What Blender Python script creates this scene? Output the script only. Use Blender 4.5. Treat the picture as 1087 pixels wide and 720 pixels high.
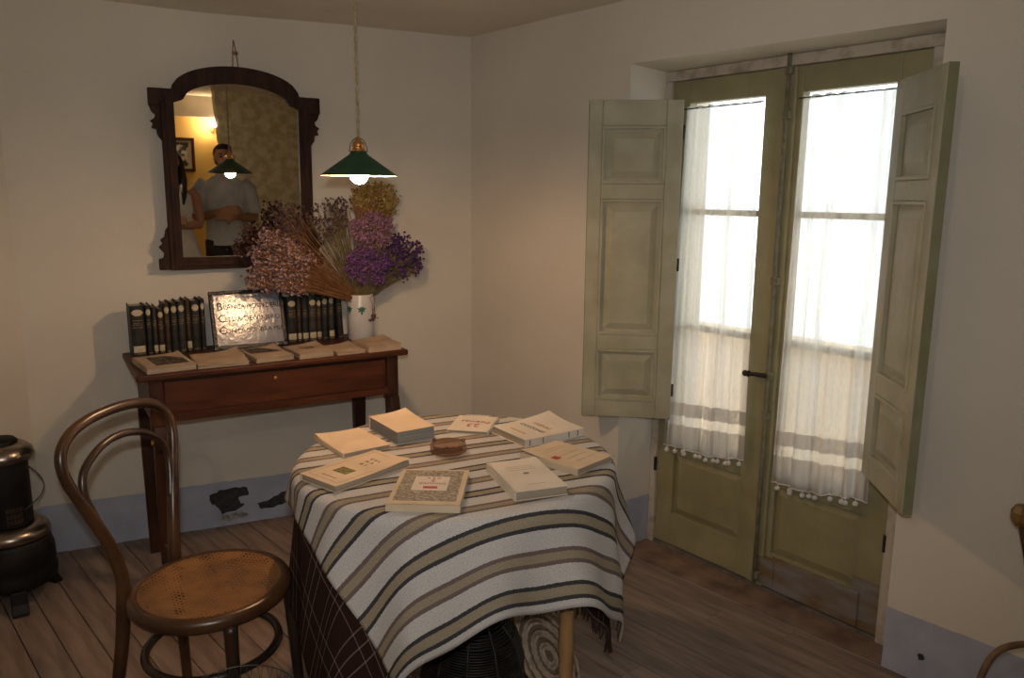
import bpy, bmesh, math, random
from mathutils import Vector, Matrix, Euler
rnd = random.Random(7)
PI = math.pi
def R(a): return math.radians(a)

# ------------------------------------------------------------------ scene, camera, light
for o in list(bpy.data.objects): bpy.data.objects.remove(o)
scene = bpy.context.scene
COL = scene.collection
EYE = Vector((0, 0, 1.5))
cam_d = bpy.data.cameras.new('camera')
cam_d.sensor_fit = 'HORIZONTAL'
cam_d.sensor_width = 36.0
cam_d.lens = 36.0 * 836.0 / 1087.0
cam_d.clip_start = 0.02
cam = bpy.data.objects.new('camera', cam_d)
COL.objects.link(cam)
cam.matrix_world = Matrix.Translation(EYE) @ Matrix.Rotation(R(90 - 10.4), 4, 'X') @ Matrix.Rotation(R(0.5), 4, 'Z')
scene.camera = cam

world = bpy.data.worlds.new('overcast_sky')
scene.world = world
world.use_nodes = True
bg = world.node_tree.nodes['Background']
bg.inputs['Color'].default_value = (0.90, 0.95, 1.0, 1)
SKY = 3.5
bg.inputs['Strength'].default_value = SKY

vs = scene.view_settings
vs.view_transform = 'Standard'
vs.look = 'None'
vs.gamma = 1.0
vs.use_curve_mapping = False
vs.exposure = 0.0

BULB = 390.0                       # radiance of the pendant's bulb
BULB_C = (1.0, 0.62, 0.35)
FLASH = 52.0                      # the photographer's pop-up flash, just above the lens
FLASH_C = (1.0, 1.0, 1.0)
ROOM = 500.0                        # wall lamp of the adjoining yellow room
ROOM_C = (1.0, 0.75, 0.5)
BEHIND = 320.0                     # unseen fill bulb behind the viewer, added to lift the ambient light
FILL_C = (1.0, 0.83, 0.62)
fl_d = bpy.data.lights.new('camera_flash', 'SPOT')
fl_d.energy = FLASH
fl_d.color = FLASH_C
fl_d.spot_size = R(112)
fl_d.spot_blend = 1.0
fl_d.shadow_soft_size = 0.02
fl = bpy.data.objects.new('camera_flash', fl_d)
fl.location = (0.0, -0.02, 1.61)
fl.rotation_euler = (R(90 - 5.0), 0, R(3))
COL.objects.link(fl)

# ------------------------------------------------------------------ materials
def new_mat(name):
    m = bpy.data.materials.new(name); m.use_nodes = True
    nt = m.node_tree
    return m, nt, nt.nodes['Principled BSDF'], nt.nodes['Material Output']
def N(nt, typ, **kw):
    n = nt.nodes.new(typ)
    for k, v in kw.items(): setattr(n, k, v)
    return n
def rgba(c): return (c[0], c[1], c[2], 1)
def mat(name, c1, c2=None, rough=0.7, scale=8, bump=0.0, bscale=None, metal=0.0, stretch=None, spec=0.3, lo=0.35, hi=0.65, detail=4):
    m, nt, b, out = new_mat(name)
    b.inputs['Roughness'].default_value = rough
    b.inputs['Metallic'].default_value = metal
    b.inputs['Specular IOR Level'].default_value = spec
    tc = N(nt, 'ShaderNodeTexCoord')
    mp = N(nt, 'ShaderNodeMapping')
    nt.links.new(tc.outputs['Object'], mp.inputs['Vector'])
    if stretch: mp.inputs['Scale'].default_value = stretch
    if c2:
        no = N(nt, 'ShaderNodeTexNoise'); no.inputs['Scale'].default_value = scale; no.inputs['Detail'].default_value = detail
        nt.links.new(mp.outputs['Vector'], no.inputs['Vector'])
        cr = N(nt, 'ShaderNodeValToRGB')
        cr.color_ramp.elements[0].position = lo; cr.color_ramp.elements[0].color = rgba(c1)
        cr.color_ramp.elements[1].position = hi; cr.color_ramp.elements[1].color = rgba(c2)
        nt.links.new(no.outputs['Fac'], cr.inputs['Fac']); nt.links.new(cr.outputs['Color'], b.inputs['Base Color'])
    else:
        b.inputs['Base Color'].default_value = rgba(c1)
    if bump:
        n2 = N(nt, 'ShaderNodeTexNoise'); n2.inputs['Scale'].default_value = bscale or scale * 3; n2.inputs['Detail'].default_value = 5
        nt.links.new(mp.outputs['Vector'], n2.inputs['Vector'])
        bp = N(nt, 'ShaderNodeBump'); bp.inputs['Strength'].default_value = bump; bp.inputs['Distance'].default_value = 0.01
        nt.links.new(n2.outputs['Fac'], bp.inputs['Height']); nt.links.new(bp.outputs['Normal'], b.inputs['Normal'])
    return m

def wall_mat(name, up1, up2, low1, low2, zline):
    """lime plaster with a painted skirting band up to zline"""
    m, nt, b, out = new_mat(name)
    b.inputs['Roughness'].default_value = 0.85; b.inputs['Specular IOR Level'].default_value = 0.15
    tc = N(nt, 'ShaderNodeTexCoord')
    def ramp(sc, a, c):
        no = N(nt, 'ShaderNodeTexNoise'); no.inputs['Scale'].default_value = sc; no.inputs['Detail'].default_value = 6
        nt.links.new(tc.outputs['Object'], no.inputs['Vector'])
        cr = N(nt, 'ShaderNodeValToRGB')
        cr.color_ramp.elements[0].position = .3; cr.color_ramp.elements[0].color = rgba(a)
        cr.color_ramp.elements[1].position = .7; cr.color_ramp.elements[1].color = rgba(c)
        nt.links.new(no.outputs['Fac'], cr.inputs['Fac']); return cr.outputs['Color'], no
    cu, nu = ramp(2.2, up1, up2); cl, nl = ramp(9, low1, low2)
    sep = N(nt, 'ShaderNodeSeparateXYZ'); nt.links.new(tc.outputs['Object'], sep.inputs[0])
    ns = N(nt, 'ShaderNodeTexNoise'); ns.inputs['Scale'].default_value = 14
    nt.links.new(tc.outputs['Object'], ns.inputs['Vector'])
    ma = N(nt, 'ShaderNodeMath', operation='MULTIPLY_ADD'); ma.inputs[1].default_value = 0.012; nt.links.new(ns.outputs['Fac'], ma.inputs[0]); nt.links.new(sep.outputs['Z'], ma.inputs[2])
    gt = N(nt, 'ShaderNodeMath', operation='GREATER_THAN'); gt.inputs[1].default_value = zline + 0.006; nt.links.new(ma.outputs[0], gt.inputs[0])
    mx = N(nt, 'ShaderNodeMix', data_type='RGBA')
    nt.links.new(gt.outputs[0], mx.inputs['Factor']); nt.links.new(cl, mx.inputs['A']); nt.links.new(cu, mx.inputs['B'])
    nt.links.new(mx.outputs['Result'], b.inputs['Base Color'])
    n1 = N(nt, 'ShaderNodeTexNoise'); n1.inputs['Scale'].default_value = 6; n1.inputs['Detail'].default_value = 8
    nt.links.new(tc.outputs['Object'], n1.inputs['Vector'])
    bp = N(nt, 'ShaderNodeBump'); bp.inputs['Strength'].default_value = 0.25; bp.inputs['Distance'].default_value = 0.02
    nt.links.new(n1.outputs['Fac'], bp.inputs['Height']); nt.links.new(bp.outputs['Normal'], b.inputs['Normal'])
    return m

CREAM1, CREAM2 = (0.655, 0.605, 0.52), (0.715, 0.665, 0.575)
M = {}
M['wall'] = wall_mat('cream_plaster', CREAM1, CREAM2, (0.36, 0.38, 0.465), (0.45, 0.47, 0.555), 0.21)
M['ceiling'] = mat('ceiling_plaster', (0.76, 0.70, 0.60), (0.80, 0.745, 0.645), .9, 3, .3, 5)
M['plank'] = mat('worn_floorboard', (0.155, 0.108, 0.082), (0.275, 0.205, 0.162), .55, 3, .25, 8, stretch=(1, 9, 1), spec=.35)
M['plank2'] = mat('worn_floorboard_pale', (0.185, 0.13, 0.098), (0.295, 0.22, 0.175), .55, 3, .25, 8, stretch=(1, 9, 1), spec=.35)
M['plank3'] = mat('worn_floorboard_grey', (0.15, 0.11, 0.09), (0.26, 0.20, 0.165), .6, 3, .25, 8, stretch=(1, 9, 1), spec=.35)
M['plank_recess'] = mat('worn_threshold_board', (0.13, 0.085, 0.06), (0.25, 0.175, 0.13), .6, 9, .25, 20)
M['subfloor'] = mat('dark_subfloor', (0.02, 0.015, 0.012))
M['olive'] = mat('olive_door_paint', (0.245, 0.218, 0.120), (0.315, 0.285, 0.160), .55, 6, .15, 30, spec=.3)
M['shutter'] = mat('pale_sage_paint', (0.335, 0.318, 0.220), (0.42, 0.40, 0.29), .55, 7, .2, 40, spec=.3)
M['shutter_edge'] = mat('sage_edge_paint', (0.20, 0.20, 0.11), (0.25, 0.25, 0.15), .6, 10)
M['frame_cream'] = mat('chipped_frame_paint', (0.30, 0.25, 0.19), (0.50, 0.45, 0.37), .7, 14, .3, 30, lo=.3, hi=.5)
M['bare_wood'] = mat('worn_weatherboard', (0.17, 0.115, 0.06), (0.215, 0.205, 0.20), .7, 5, .3, 20, stretch=(1, 1, 3), lo=.42, hi=.62)
M['iron'] = mat('dark_iron', (0.035, 0.028, 0.022), (0.07, 0.055, 0.04), .5, 30, .1, 60, metal=.6)
M['olive_iron'] = mat('painted_bolt', (0.16, 0.145, 0.09), (0.24, 0.22, 0.15), .5, 30)
M['stone'] = mat('doorstep_stone', (0.10, 0.085, 0.07), (0.19, 0.16, 0.135), .8, 15, .3, 30)
M['parapet'] = mat('tan_render', (0.84, 0.66, 0.48), (0.90, 0.73, 0.55), .9, 5, .2)
M['mahogany'] = mat('red_brown_wood', (0.045, 0.013, 0.006), (0.085, 0.027, 0.011), .45, 5, .08, 20, stretch=(1, 6, 6), spec=.25)
M['mahogany_dark'] = mat('dark_red_brown_wood', (0.028, 0.010, 0.006), (0.055, 0.020, 0.010), .45, 5, .08, 20, stretch=(6, 6, 1), spec=.25)
M['frame_wood'] = mat('dark_mirror_wood', (0.024, 0.011, 0.007), (0.050, 0.022, 0.013), .6, 8, .2, 25, stretch=(4, 4, 1), spec=.15)
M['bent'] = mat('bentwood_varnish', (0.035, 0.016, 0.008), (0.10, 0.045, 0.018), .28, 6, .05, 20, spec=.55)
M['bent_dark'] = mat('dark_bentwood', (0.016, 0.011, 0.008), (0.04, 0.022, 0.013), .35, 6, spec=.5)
M['bamboo'] = mat('bamboo_cane', (0.30, 0.165, 0.06), (0.42, 0.25, 0.10), .4, 6, .1, 12, stretch=(5, 5, 1), spec=.5)
M['paper'] = mat('aged_paper', (0.55, 0.44, 0.30), (0.62, 0.51, 0.36), .8, 10)
M['paper_pale'] = mat('pale_paper_cover', (0.62, 0.555, 0.46), (0.69, 0.625, 0.525), .75, 10)
M['paper_tan'] = mat('tan_paper_cover', (0.64, 0.49, 0.335), (0.72, 0.56, 0.39), .75, 10)
M['paper_brown'] = mat('browned_paper', (0.36, 0.265, 0.18), (0.46, 0.35, 0.25), .8, 8)
M['pages'] = mat('page_edges', (0.36, 0.30, 0.22), (0.46, 0.39, 0.30), .9, 3, .5, 60, stretch=(1, 1, 90))
M['pages_grey'] = mat('grey_page_edges', (0.28, 0.26, 0.23), (0.38, 0.36, 0.32), .9, 3, .5, 60, stretch=(1, 1, 90))
M['ornament'] = mat('grey_ornament_print', (0.22, 0.185, 0.14), (0.42, 0.36, 0.27), .8, 120, lo=.45, hi=.6)
M['dark_print'] = mat('dark_engraving_print', (0.03, 0.025, 0.02), (0.20, 0.155, 0.11), .7, 60, lo=.42, hi=.7)
M['brown_print'] = mat('brown_engraving_print', (0.10, 0.06, 0.04), (0.36, 0.26, 0.17), .7, 60, lo=.42, hi=.62)
M['red_ink'] = mat('red_ink', (0.42, 0.07, 0.05))
M['grey_ink'] = mat('grey_ink', (0.20, 0.17, 0.14))
M['faint_ink'] = mat('faint_ink', (0.40, 0.34, 0.27))
M['orange_ink'] = mat('orange_ink', (0.55, 0.26, 0.10))
M['green_print'] = mat('green_picture_print', (0.06, 0.07, 0.02), (0.30, 0.24, 0.08), .7, 90)
M['brown_ink'] = mat('brown_ink', (0.26, 0.16, 0.08))
M['black_cloth'] = mat('black_bookcloth', (0.012, 0.012, 0.011), (0.030, 0.028, 0.024), .55, 30, .1, 90)
M['brown_leather'] = mat('brown_book_leather', (0.028, 0.018, 0.012), (0.06, 0.038, 0.024), .5, 30, .1, 90)
M['grey_leather'] = mat('dark_grey_book_leather', (0.022, 0.022, 0.021), (0.05, 0.048, 0.042), .5, 30, .1, 90)
M['label'] = mat('pale_spine_label', (0.42, 0.36, 0.24), (0.55, 0.48, 0.34), .8, 60)
M['gilt'] = mat('gilt_tooling', (0.22, 0.16, 0.07), (0.06, 0.045, 0.025), .5, 140, lo=.45, hi=.6)
M['tile_frame'] = mat('black_sign_frame', (0.010, 0.009, 0.009), (0.022, 0.018, 0.016), .3, 60, .5, 60, spec=.4)
M['tile_ink'] = mat('black_tile_lettering', (0.02, 0.015, 0.014), rough=.6, spec=.1)
M['china'] = mat('white_china', (0.60, 0.575, 0.56), (0.66, 0.64, 0.62), .25, 10, spec=.5)
M['china_green'] = mat('green_china_paint', (0.03, 0.16, 0.09), rough=.3)
M['shade_green'] = mat('green_enamel', (0.014, 0.050, 0.024), (0.022, 0.068, 0.034), .45, 20, spec=.3)
M['shade_white'] = mat('white_enamel_lining', (0.75, 0.70, 0.60), rough=.4)
M['brass'] = mat('brass', (0.55, 0.26, 0.07), (0.65, 0.34, 0.10), .3, 20, metal=.9)
M['cord'] = mat('tan_cord', (0.34, 0.26, 0.15), (0.42, 0.33, 0.20), .8, 80)
M['stove_black'] = mat('black_stove_enamel', (0.006, 0.0055, 0.005), (0.013, 0.012, 0.011), .5, 10, spec=.2)
M['chrome'] = mat('tarnished_chrome', (0.24, 0.20, 0.17), (0.36, 0.31, 0.26), .28, 15, metal=1.0)
M['wicker_black'] = mat('black_wire', (0.012, 0.010, 0.009), (0.035, 0.026, 0.020), .5, 40, spec=.4)
M['esparto'] = mat('esparto_braid', (0.30, 0.235, 0.17), (0.47, 0.38, 0.29), .9, 40, .4, 90)
M['esparto_dark'] = mat('esparto_stitch', (0.13, 0.085, 0.055), (0.20, 0.14, 0.09), .9, 40)
M['wire'] = mat('grey_wire', (0.10, 0.10, 0.10), rough=.45, metal=.6)
M['wicker'] = mat('brown_cane', (0.12, 0.07, 0.035), (0.20, 0.12, 0.06), .5, 30)
M['knob'] = mat('brown_knob_wood', (0.14, 0.08, 0.025), (0.20, 0.12, 0.04), .35, 20)
M['patch_dark'] = mat('bare_dark_patch', (0.035, 0.033, 0.035), (0.06, 0.056, 0.055), .9, 40, .3)
M['patch_pale'] = mat('crumbled_plaster_patch', (0.17, 0.16, 0.15), (0.42, 0.40, 0.37), .95, 60, .5)
M['yellow_wall'] = wall_mat('yellow_plaster', (0.56, 0.37, 0.11), (0.62, 0.43, 0.15), (0.56, 0.37, 0.11), (0.60, 0.41, 0.14), -1)
M['mottled'] = mat('mottled_plaster', (0.58, 0.50, 0.33), (0.80, 0.73, 0.53), .85, 11, .4, 14, detail=2, lo=.4, hi=.6)
M['white_plaster'] = mat('white_plaster', (0.62, 0.57, 0.47), (0.68, 0.63, 0.53), .9, 5)
M['skin'] = mat('skin', (0.36, 0.19, 0.12), (0.40, 0.22, 0.14), .55, 20)
M['skin2'] = mat('skin_warm', (0.32, 0.165, 0.10), (0.36, 0.19, 0.12), .55, 20)
M['hair'] = mat('dark_hair', (0.012, 0.009, 0.007), (0.03, 0.02, 0.014), .5, 60, .4, 90, stretch=(6, 6, 1))
M['shirt'] = mat('pale_blue_shirt', (0.42, 0.46, 0.52), (0.56, 0.59, 0.64), .85, 9, .4, 14)
M['trousers'] = mat('dark_trousers', (0.03, 0.03, 0.035), (0.06, 0.055, 0.06), .9, 9)
M['dress'] = mat('white_dress', (0.55, 0.54, 0.54), (0.66, 0.65, 0.65), .9, 9, .4, 14)
M['shoe'] = mat('dark_shoe_leather', (0.02, 0.015, 0.012), rough=.4)
M['lip'] = mat('lip', (0.28, 0.09, 0.07), rough=.5)
M['eye'] = mat('dark_eye', (0.02, 0.015, 0.012), rough=.2)
M['picture'] = mat('grey_picture_print', (0.03, 0.03, 0.028), (0.45, 0.42, 0.36), .7, 14, lo=.46, hi=.56)
M['pic_mount'] = mat('picture_mount', (0.48, 0.42, 0.30), rough=.8)
M['pompom'] = mat('white_cotton', (0.62, 0.60, 0.57), (0.72, 0.70, 0.67), .95, 60, .5)
M['stem_brown'] = mat('dry_stem', (0.20, 0.09, 0.035), (0.30, 0.145, 0.06), .8, 30)
M['stem_green'] = mat('dry_green_stem', (0.14, 0.11, 0.045), (0.22, 0.17, 0.075), .8, 30)
M['f_pink'] = mat('pinkish_dry_florets', (0.20, 0.10, 0.09), (0.52, 0.36, 0.34), .9, 55, lo=.4, hi=.62)
M['f_brown'] = mat('dusky_dry_florets', (0.06, 0.035, 0.045), (0.17, 0.09, 0.10), .9, 55)
M['f_purple'] = mat('deep_purple_florets', (0.035, 0.015, 0.085), (0.13, 0.05, 0.20), .9, 45)
M['f_violet'] = mat('violet_florets', (0.10, 0.035, 0.15), (0.25, 0.11, 0.30), .9, 45)
M['f_mauve'] = mat('mauve_florets', (0.23, 0.10, 0.18), (0.40, 0.22, 0.32), .9, 45)
M['f_yellow'] = mat('mustard_yellow_florets', (0.26, 0.17, 0.04), (0.56, 0.44, 0.15), .9, 45)

def emis(name, c, s):
    m, nt, b, out = new_mat(name)
    nt.nodes.remove(b); e = N(nt, 'ShaderNodeEmission'); e.inputs['Color'].default_value = rgba(c); e.inputs['Strength'].default_value = s
    nt.links.new(e.outputs[0], out.inputs['Surface']); return m
M['bulb'] = emis('lit_bulb', BULB_C, BULB)

def mirror_mat():
    m, nt, b, out = new_mat('old_mirror_glass')
    b.inputs['Metallic'].default_value = 1; b.inputs['Roughness'].default_value = 0.012
    b.inputs['Base Color'].default_value = (0.84, 0.81, 0.72, 1)
    return m
M['mirror'] = mirror_mat()
def pane_mat():
    m, nt, b, out = new_mat('window_glass')
    nt.nodes.remove(b)
    t = N(nt, 'ShaderNodeBsdfTransparent'); t.inputs['Color'].default_value = (.93, .95, .94, 1)
    g = N(nt, 'ShaderNodeBsdfGlossy'); g.inputs['Roughness'].default_value = 0.02
    mx = N(nt, 'ShaderNodeMixShader'); mx.inputs[0].default_value = 0.06
    nt.links.new(t.outputs[0], mx.inputs[1]); nt.links.new(g.outputs[0], mx.inputs[2]); nt.links.new(mx.outputs[0], out.inputs['Surface'])
    return m
M['pane'] = pane_mat()
def amber_glass():
    m, nt, b, out = new_mat('amber_glass')
    b.inputs['Base Color'].default_value = (0.17, 0.095, 0.06, 1); b.inputs['Roughness'].default_value = 0.04; b.inputs['Specular IOR Level'].default_value = 1.0
    t = N(nt, 'ShaderNodeBsdfTransparent'); t.inputs['Color'].default_value = (.88, .77, .68, 1)
    mx = N(nt, 'ShaderNodeMixShader'); mx.inputs[0].default_value = 0.34
    nt.links.new(t.outputs[0], mx.inputs[1]); nt.links.new(b.outputs[0], mx.inputs[2]); nt.links.new(mx.outputs[0], out.inputs['Surface'])
    return m
M['amber'] = amber_glass()
def tile_mat():
    m, nt, b, out = new_mat('glazed_white_tile')
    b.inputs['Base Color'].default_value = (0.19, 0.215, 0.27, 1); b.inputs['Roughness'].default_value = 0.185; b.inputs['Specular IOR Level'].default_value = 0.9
    tc = N(nt, 'ShaderNodeTexCoord'); no = N(nt, 'ShaderNodeTexNoise'); no.inputs['Scale'].default_value = 55; no.inputs['Detail'].default_value = 4
    nt.links.new(tc.outputs['Object'], no.inputs['Vector'])
    bp = N(nt, 'ShaderNodeBump'); bp.inputs['Strength'].default_value = 0.11; bp.inputs['Distance'].default_value = 0.01
    nt.links.new(no.outputs['Fac'], bp.inputs['Height']); nt.links.new(bp.outputs['Normal'], b.inputs['Normal'])
    return m
M['tile'] = tile_mat()

def curtain_mat():
    """sheer cotton; two woven bands of heavier grey thread across the lower part (UV.y = height in metres)"""
    m, nt, b, out = new_mat('sheer_cotton')
    nt.nodes.remove(b)
    uv = N(nt, 'ShaderNodeUVMap'); sep = N(nt, 'ShaderNodeSeparateXYZ'); nt.links.new(uv.outputs[0], sep.inputs[0])
    ramp = N(nt, 'ShaderNodeValToRGB'); ramp.color_ramp.interpolation = 'CONSTANT'
    mr = N(nt, 'ShaderNodeMapRange'); mr.inputs['From Min'].default_value = 0; mr.inputs['From Max'].default_value = 2
    nt.links.new(sep.outputs['Y'], mr.inputs['Value']); nt.links.new(mr.outputs[0], ramp.inputs['Fac'])
    els = ramp.color_ramp.elements
    els[0].position = 0; els[0].color = (1, 1, 1, 1)
    els[1].position = 0.560 / 2; els[1].color = (.0, .0, .0, 1)
    for p, v in ((0.600, 1.0), (0.655, .0), (1.815, .75)):
        e = els.new(p / 2); e.color = (v, v, v, 1)
    wv = N(nt, 'ShaderNodeTexNoise'); wv.inputs['Scale'].default_value = 1; wv.inputs['Detail'].default_value = 3
    mp = N(nt, 'ShaderNodeMapping'); mp.inputs['Scale'].default_value = (160, 40, 1); nt.links.new(uv.outputs[0], mp.inputs['Vector']); nt.links.new(mp.outputs[0], wv.inputs['Vector'])
    # density = 0.5 + 0.35*band + 0.2*(noise-.5)
    a1 = N(nt, 'ShaderNodeMath', operation='MULTIPLY_ADD'); a1.inputs[1].default_value = 0.27; a1.inputs[2].default_value = 0.13; nt.links.new(ramp.outputs['Color'], a1.inputs[0])
    a2 = N(nt, 'ShaderNodeMath', operation='MULTIPLY_ADD'); a2.inputs[1].default_value = 0.22; nt.links.new(wv.outputs['Fac'], a2.inputs[0])
    fo = N(nt, 'ShaderNodeTexNoise'); fo.inputs['Scale'].default_value = 1; fo.inputs['Detail'].default_value = 2
    mf = N(nt, 'ShaderNodeMapping'); mf.inputs['Scale'].default_value = (26, .35, 1); nt.links.new(uv.outputs[0], mf.inputs['Vector']); nt.links.new(mf.outputs[0], fo.inputs['Vector'])
    a3 = N(nt, 'ShaderNodeMath', operation='MULTIPLY_ADD'); a3.inputs[1].default_value = 0.95; nt.links.new(fo.outputs['Fac'], a3.inputs[0]); nt.links.new(a1.outputs[0], a3.inputs[2])
    nt.links.new(a3.outputs[0], a2.inputs[2])
    col = N(nt, 'ShaderNodeMix', data_type='RGBA'); col.inputs['A'].default_value = (.80, .77, .72, 1); col.inputs['B'].default_value = (.46, .41, .36, 1)
    nt.links.new(ramp.outputs['Color'], col.inputs['Factor'])
    tr = N(nt, 'ShaderNodeBsdfTransparent'); tl = N(nt, 'ShaderNodeBsdfTranslucent'); df = N(nt, 'ShaderNodeBsdfDiffuse')
    nt.links.new(col.outputs['Result'], tl.inputs['Color']); nt.links.new(col.outputs['Result'], df.inputs['Color'])
    m1 = N(nt, 'ShaderNodeMixShader'); m1.inputs[0].default_value = 0.5; nt.links.new(tl.outputs[0], m1.inputs[1]); nt.links.new(df.outputs[0], m1.inputs[2])
    m2 = N(nt, 'ShaderNodeMixShader'); nt.links.new(a2.outputs[0], m2.inputs[0]); nt.links.new(tr.outputs[0], m2.inputs[1]); nt.links.new(m1.outputs[0], m2.inputs[2])
    nt.links.new(m2.outputs[0], out.inputs['Surface'])
    return m
M['curtain'] = curtain_mat()

def blanket_mat():
    m, nt, b, out = new_mat('striped_wool')
    b.inputs['Roughness'].default_value = 0.95; b.inputs['Specular IOR Level'].default_value = 0.1
    uv = N(nt, 'ShaderNodeUVMap'); sep = N(nt, 'ShaderNodeSeparateXYZ'); nt.links.new(uv.outputs[0], sep.inputs[0])
    per = 0.174
    # wobble of the weave
    no = N(nt, 'ShaderNodeTexNoise'); no.inputs['Scale'].default_value = 160; nt.links.new(uv.outputs[0], no.inputs['Vector'])
    wob = N(nt, 'ShaderNodeMath', operation='MULTIPLY_ADD'); wob.inputs[1].default_value = 0.004; nt.links.new(no.outputs['Fac'], wob.inputs[0]); nt.links.new(sep.outputs['Y'], wob.inputs[2])
    dv = N(nt, 'ShaderNodeMath', operation='DIVIDE'); dv.inputs[1].default_value = per; nt.links.new(wob.outputs[0], dv.inputs[0])
    fr = N(nt, 'ShaderNodeMath', operation='FRACT'); nt.links.new(dv.outputs[0], fr.inputs[0])
    ramp = N(nt, 'ShaderNodeValToRGB'); ramp.color_ramp.interpolation = 'CONSTANT'; nt.links.new(fr.outputs[0], ramp.inputs['Fac'])
    W = (.54, .52, .50, 1); Dk = (.052, .052, .056, 1); Be = (.315, .265, .185, 1); Mv = (.17, .125, .115, 1)
    stops = [(0, W), (.130, Dk), (.190, Be), (.325, Dk), (.385, W), (.635, Mv), (.695, Be), (.805, Mv), (.865, W)]
    els = ramp.color_ramp.elements
    els[0].position = 0; els[0].color = W
    els[1].position = stops[1][0]; els[1].color = Dk
    for p, c in stops[2:]:
        e = els.new(p); e.color = c
    # woven fleck
    n2 = N(nt, 'ShaderNodeTexNoise'); n2.inputs['Scale'].default_value = 1.0
    mp = N(nt, 'ShaderNodeMapping'); mp.inputs['Scale'].default_value = (260, 330, 1); nt.links.new(uv.outputs[0], mp.inputs['Vector']); nt.links.new(mp.outputs[0], n2.inputs['Vector'])
    cr = N(nt, 'ShaderNodeMapRange'); cr.inputs['From Min'].default_value = .25; cr.inputs['From Max'].default_value = .75; cr.inputs['To Min'].default_value = .72; cr.inputs['To Max'].default_value = 1.2
    nt.links.new(n2.outputs['Fac'], cr.inputs['Value'])
    mx = N(nt, 'ShaderNodeMix', data_type='RGBA', blend_type='MULTIPLY'); mx.inputs['Factor'].default_value = 1
    nt.links.new(ramp.outputs['Color'], mx.inputs['A']); nt.links.new(cr.outputs[0], mx.inputs['B'])
    nt.links.new(mx.outputs['Result'], b.inputs['Base Color'])
    bp = N(nt, 'ShaderNodeBump'); bp.inputs['Strength'].default_value = .6; bp.inputs['Distance'].default_value = .003
    nt.links.new(n2.outputs['Fac'], bp.inputs['Height']); nt.links.new(bp.outputs['Normal'], b.inputs['Normal'])
    return m
M['blanket'] = blanket_mat()
def plaid_mat():
    m, nt, b, out = new_mat('brown_plaid_wool')
    b.inputs['Roughness'].default_value = 0.95; b.inputs['Specular IOR Level'].default_value = 0.1
    uv = N(nt, 'ShaderNodeUVMap'); sep = N(nt, 'ShaderNodeSeparateXYZ'); nt.links.new(uv.outputs[0], sep.inputs[0])
    def lines(sock, per, offs, w):
        acc = None
        for of in offs:
            a = N(nt, 'ShaderNodeMath', operation='ADD'); a.inputs[1].default_value = of; nt.links.new(sock, a.inputs[0])
            d = N(nt, 'ShaderNodeMath', operation='DIVIDE'); d.inputs[1].default_value = per; nt.links.new(a.outputs[0], d.inputs[0])
            f = N(nt, 'ShaderNodeMath', operation='FRACT'); nt.links.new(d.outputs[0], f.inputs[0])
            l = N(nt, 'ShaderNodeMath', operation='LESS_THAN'); l.inputs[1].default_value = w / per; nt.links.new(f.outputs[0], l.inputs[0])
            if acc is None: acc = l.outputs[0]
            else:
                s = N(nt, 'ShaderNodeMath', operation='MAXIMUM'); nt.links.new(acc, s.inputs[0]); nt.links.new(l.outputs[0], s.inputs[1]); acc = s.outputs[0]
        return acc
    la = lines(sep.outputs['X'], .17, (0, .05), .004); lb = lines(sep.outputs['Y'], .15, (0, .035, .07), .004)
    ad = N(nt, 'ShaderNodeMath', operation='ADD'); nt.links.new(la, ad.inputs[0]); nt.links.new(lb, ad.inputs[1])
    no = N(nt, 'ShaderNodeTexNoise'); no.inputs['Scale'].default_value = 240; nt.links.new(uv.outputs[0], no.inputs['Vector'])
    mu = N(nt, 'ShaderNodeMath', operation='MULTIPLY'); nt.links.new(ad.outputs[0], mu.inputs[0]); nt.links.new(no.outputs['Fac'], mu.inputs[1])
    mx = N(nt, 'ShaderNodeMix', data_type='RGBA'); mx.inputs['A'].default_value = (.030, .015, .011, 1); mx.inputs['B'].default_value = (.26, .20, .17, 1)
    nt.links.new(mu.outputs[0], mx.inputs['Factor']); nt.links.new(mx.outputs['Result'], b.inputs['Base Color'])
    return m
M['plaid'] = plaid_mat()
M['fringe'] = mat('brown_wool_fringe', (0.022, 0.012, 0.008), (0.05, 0.028, 0.019), .95, 60)
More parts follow.
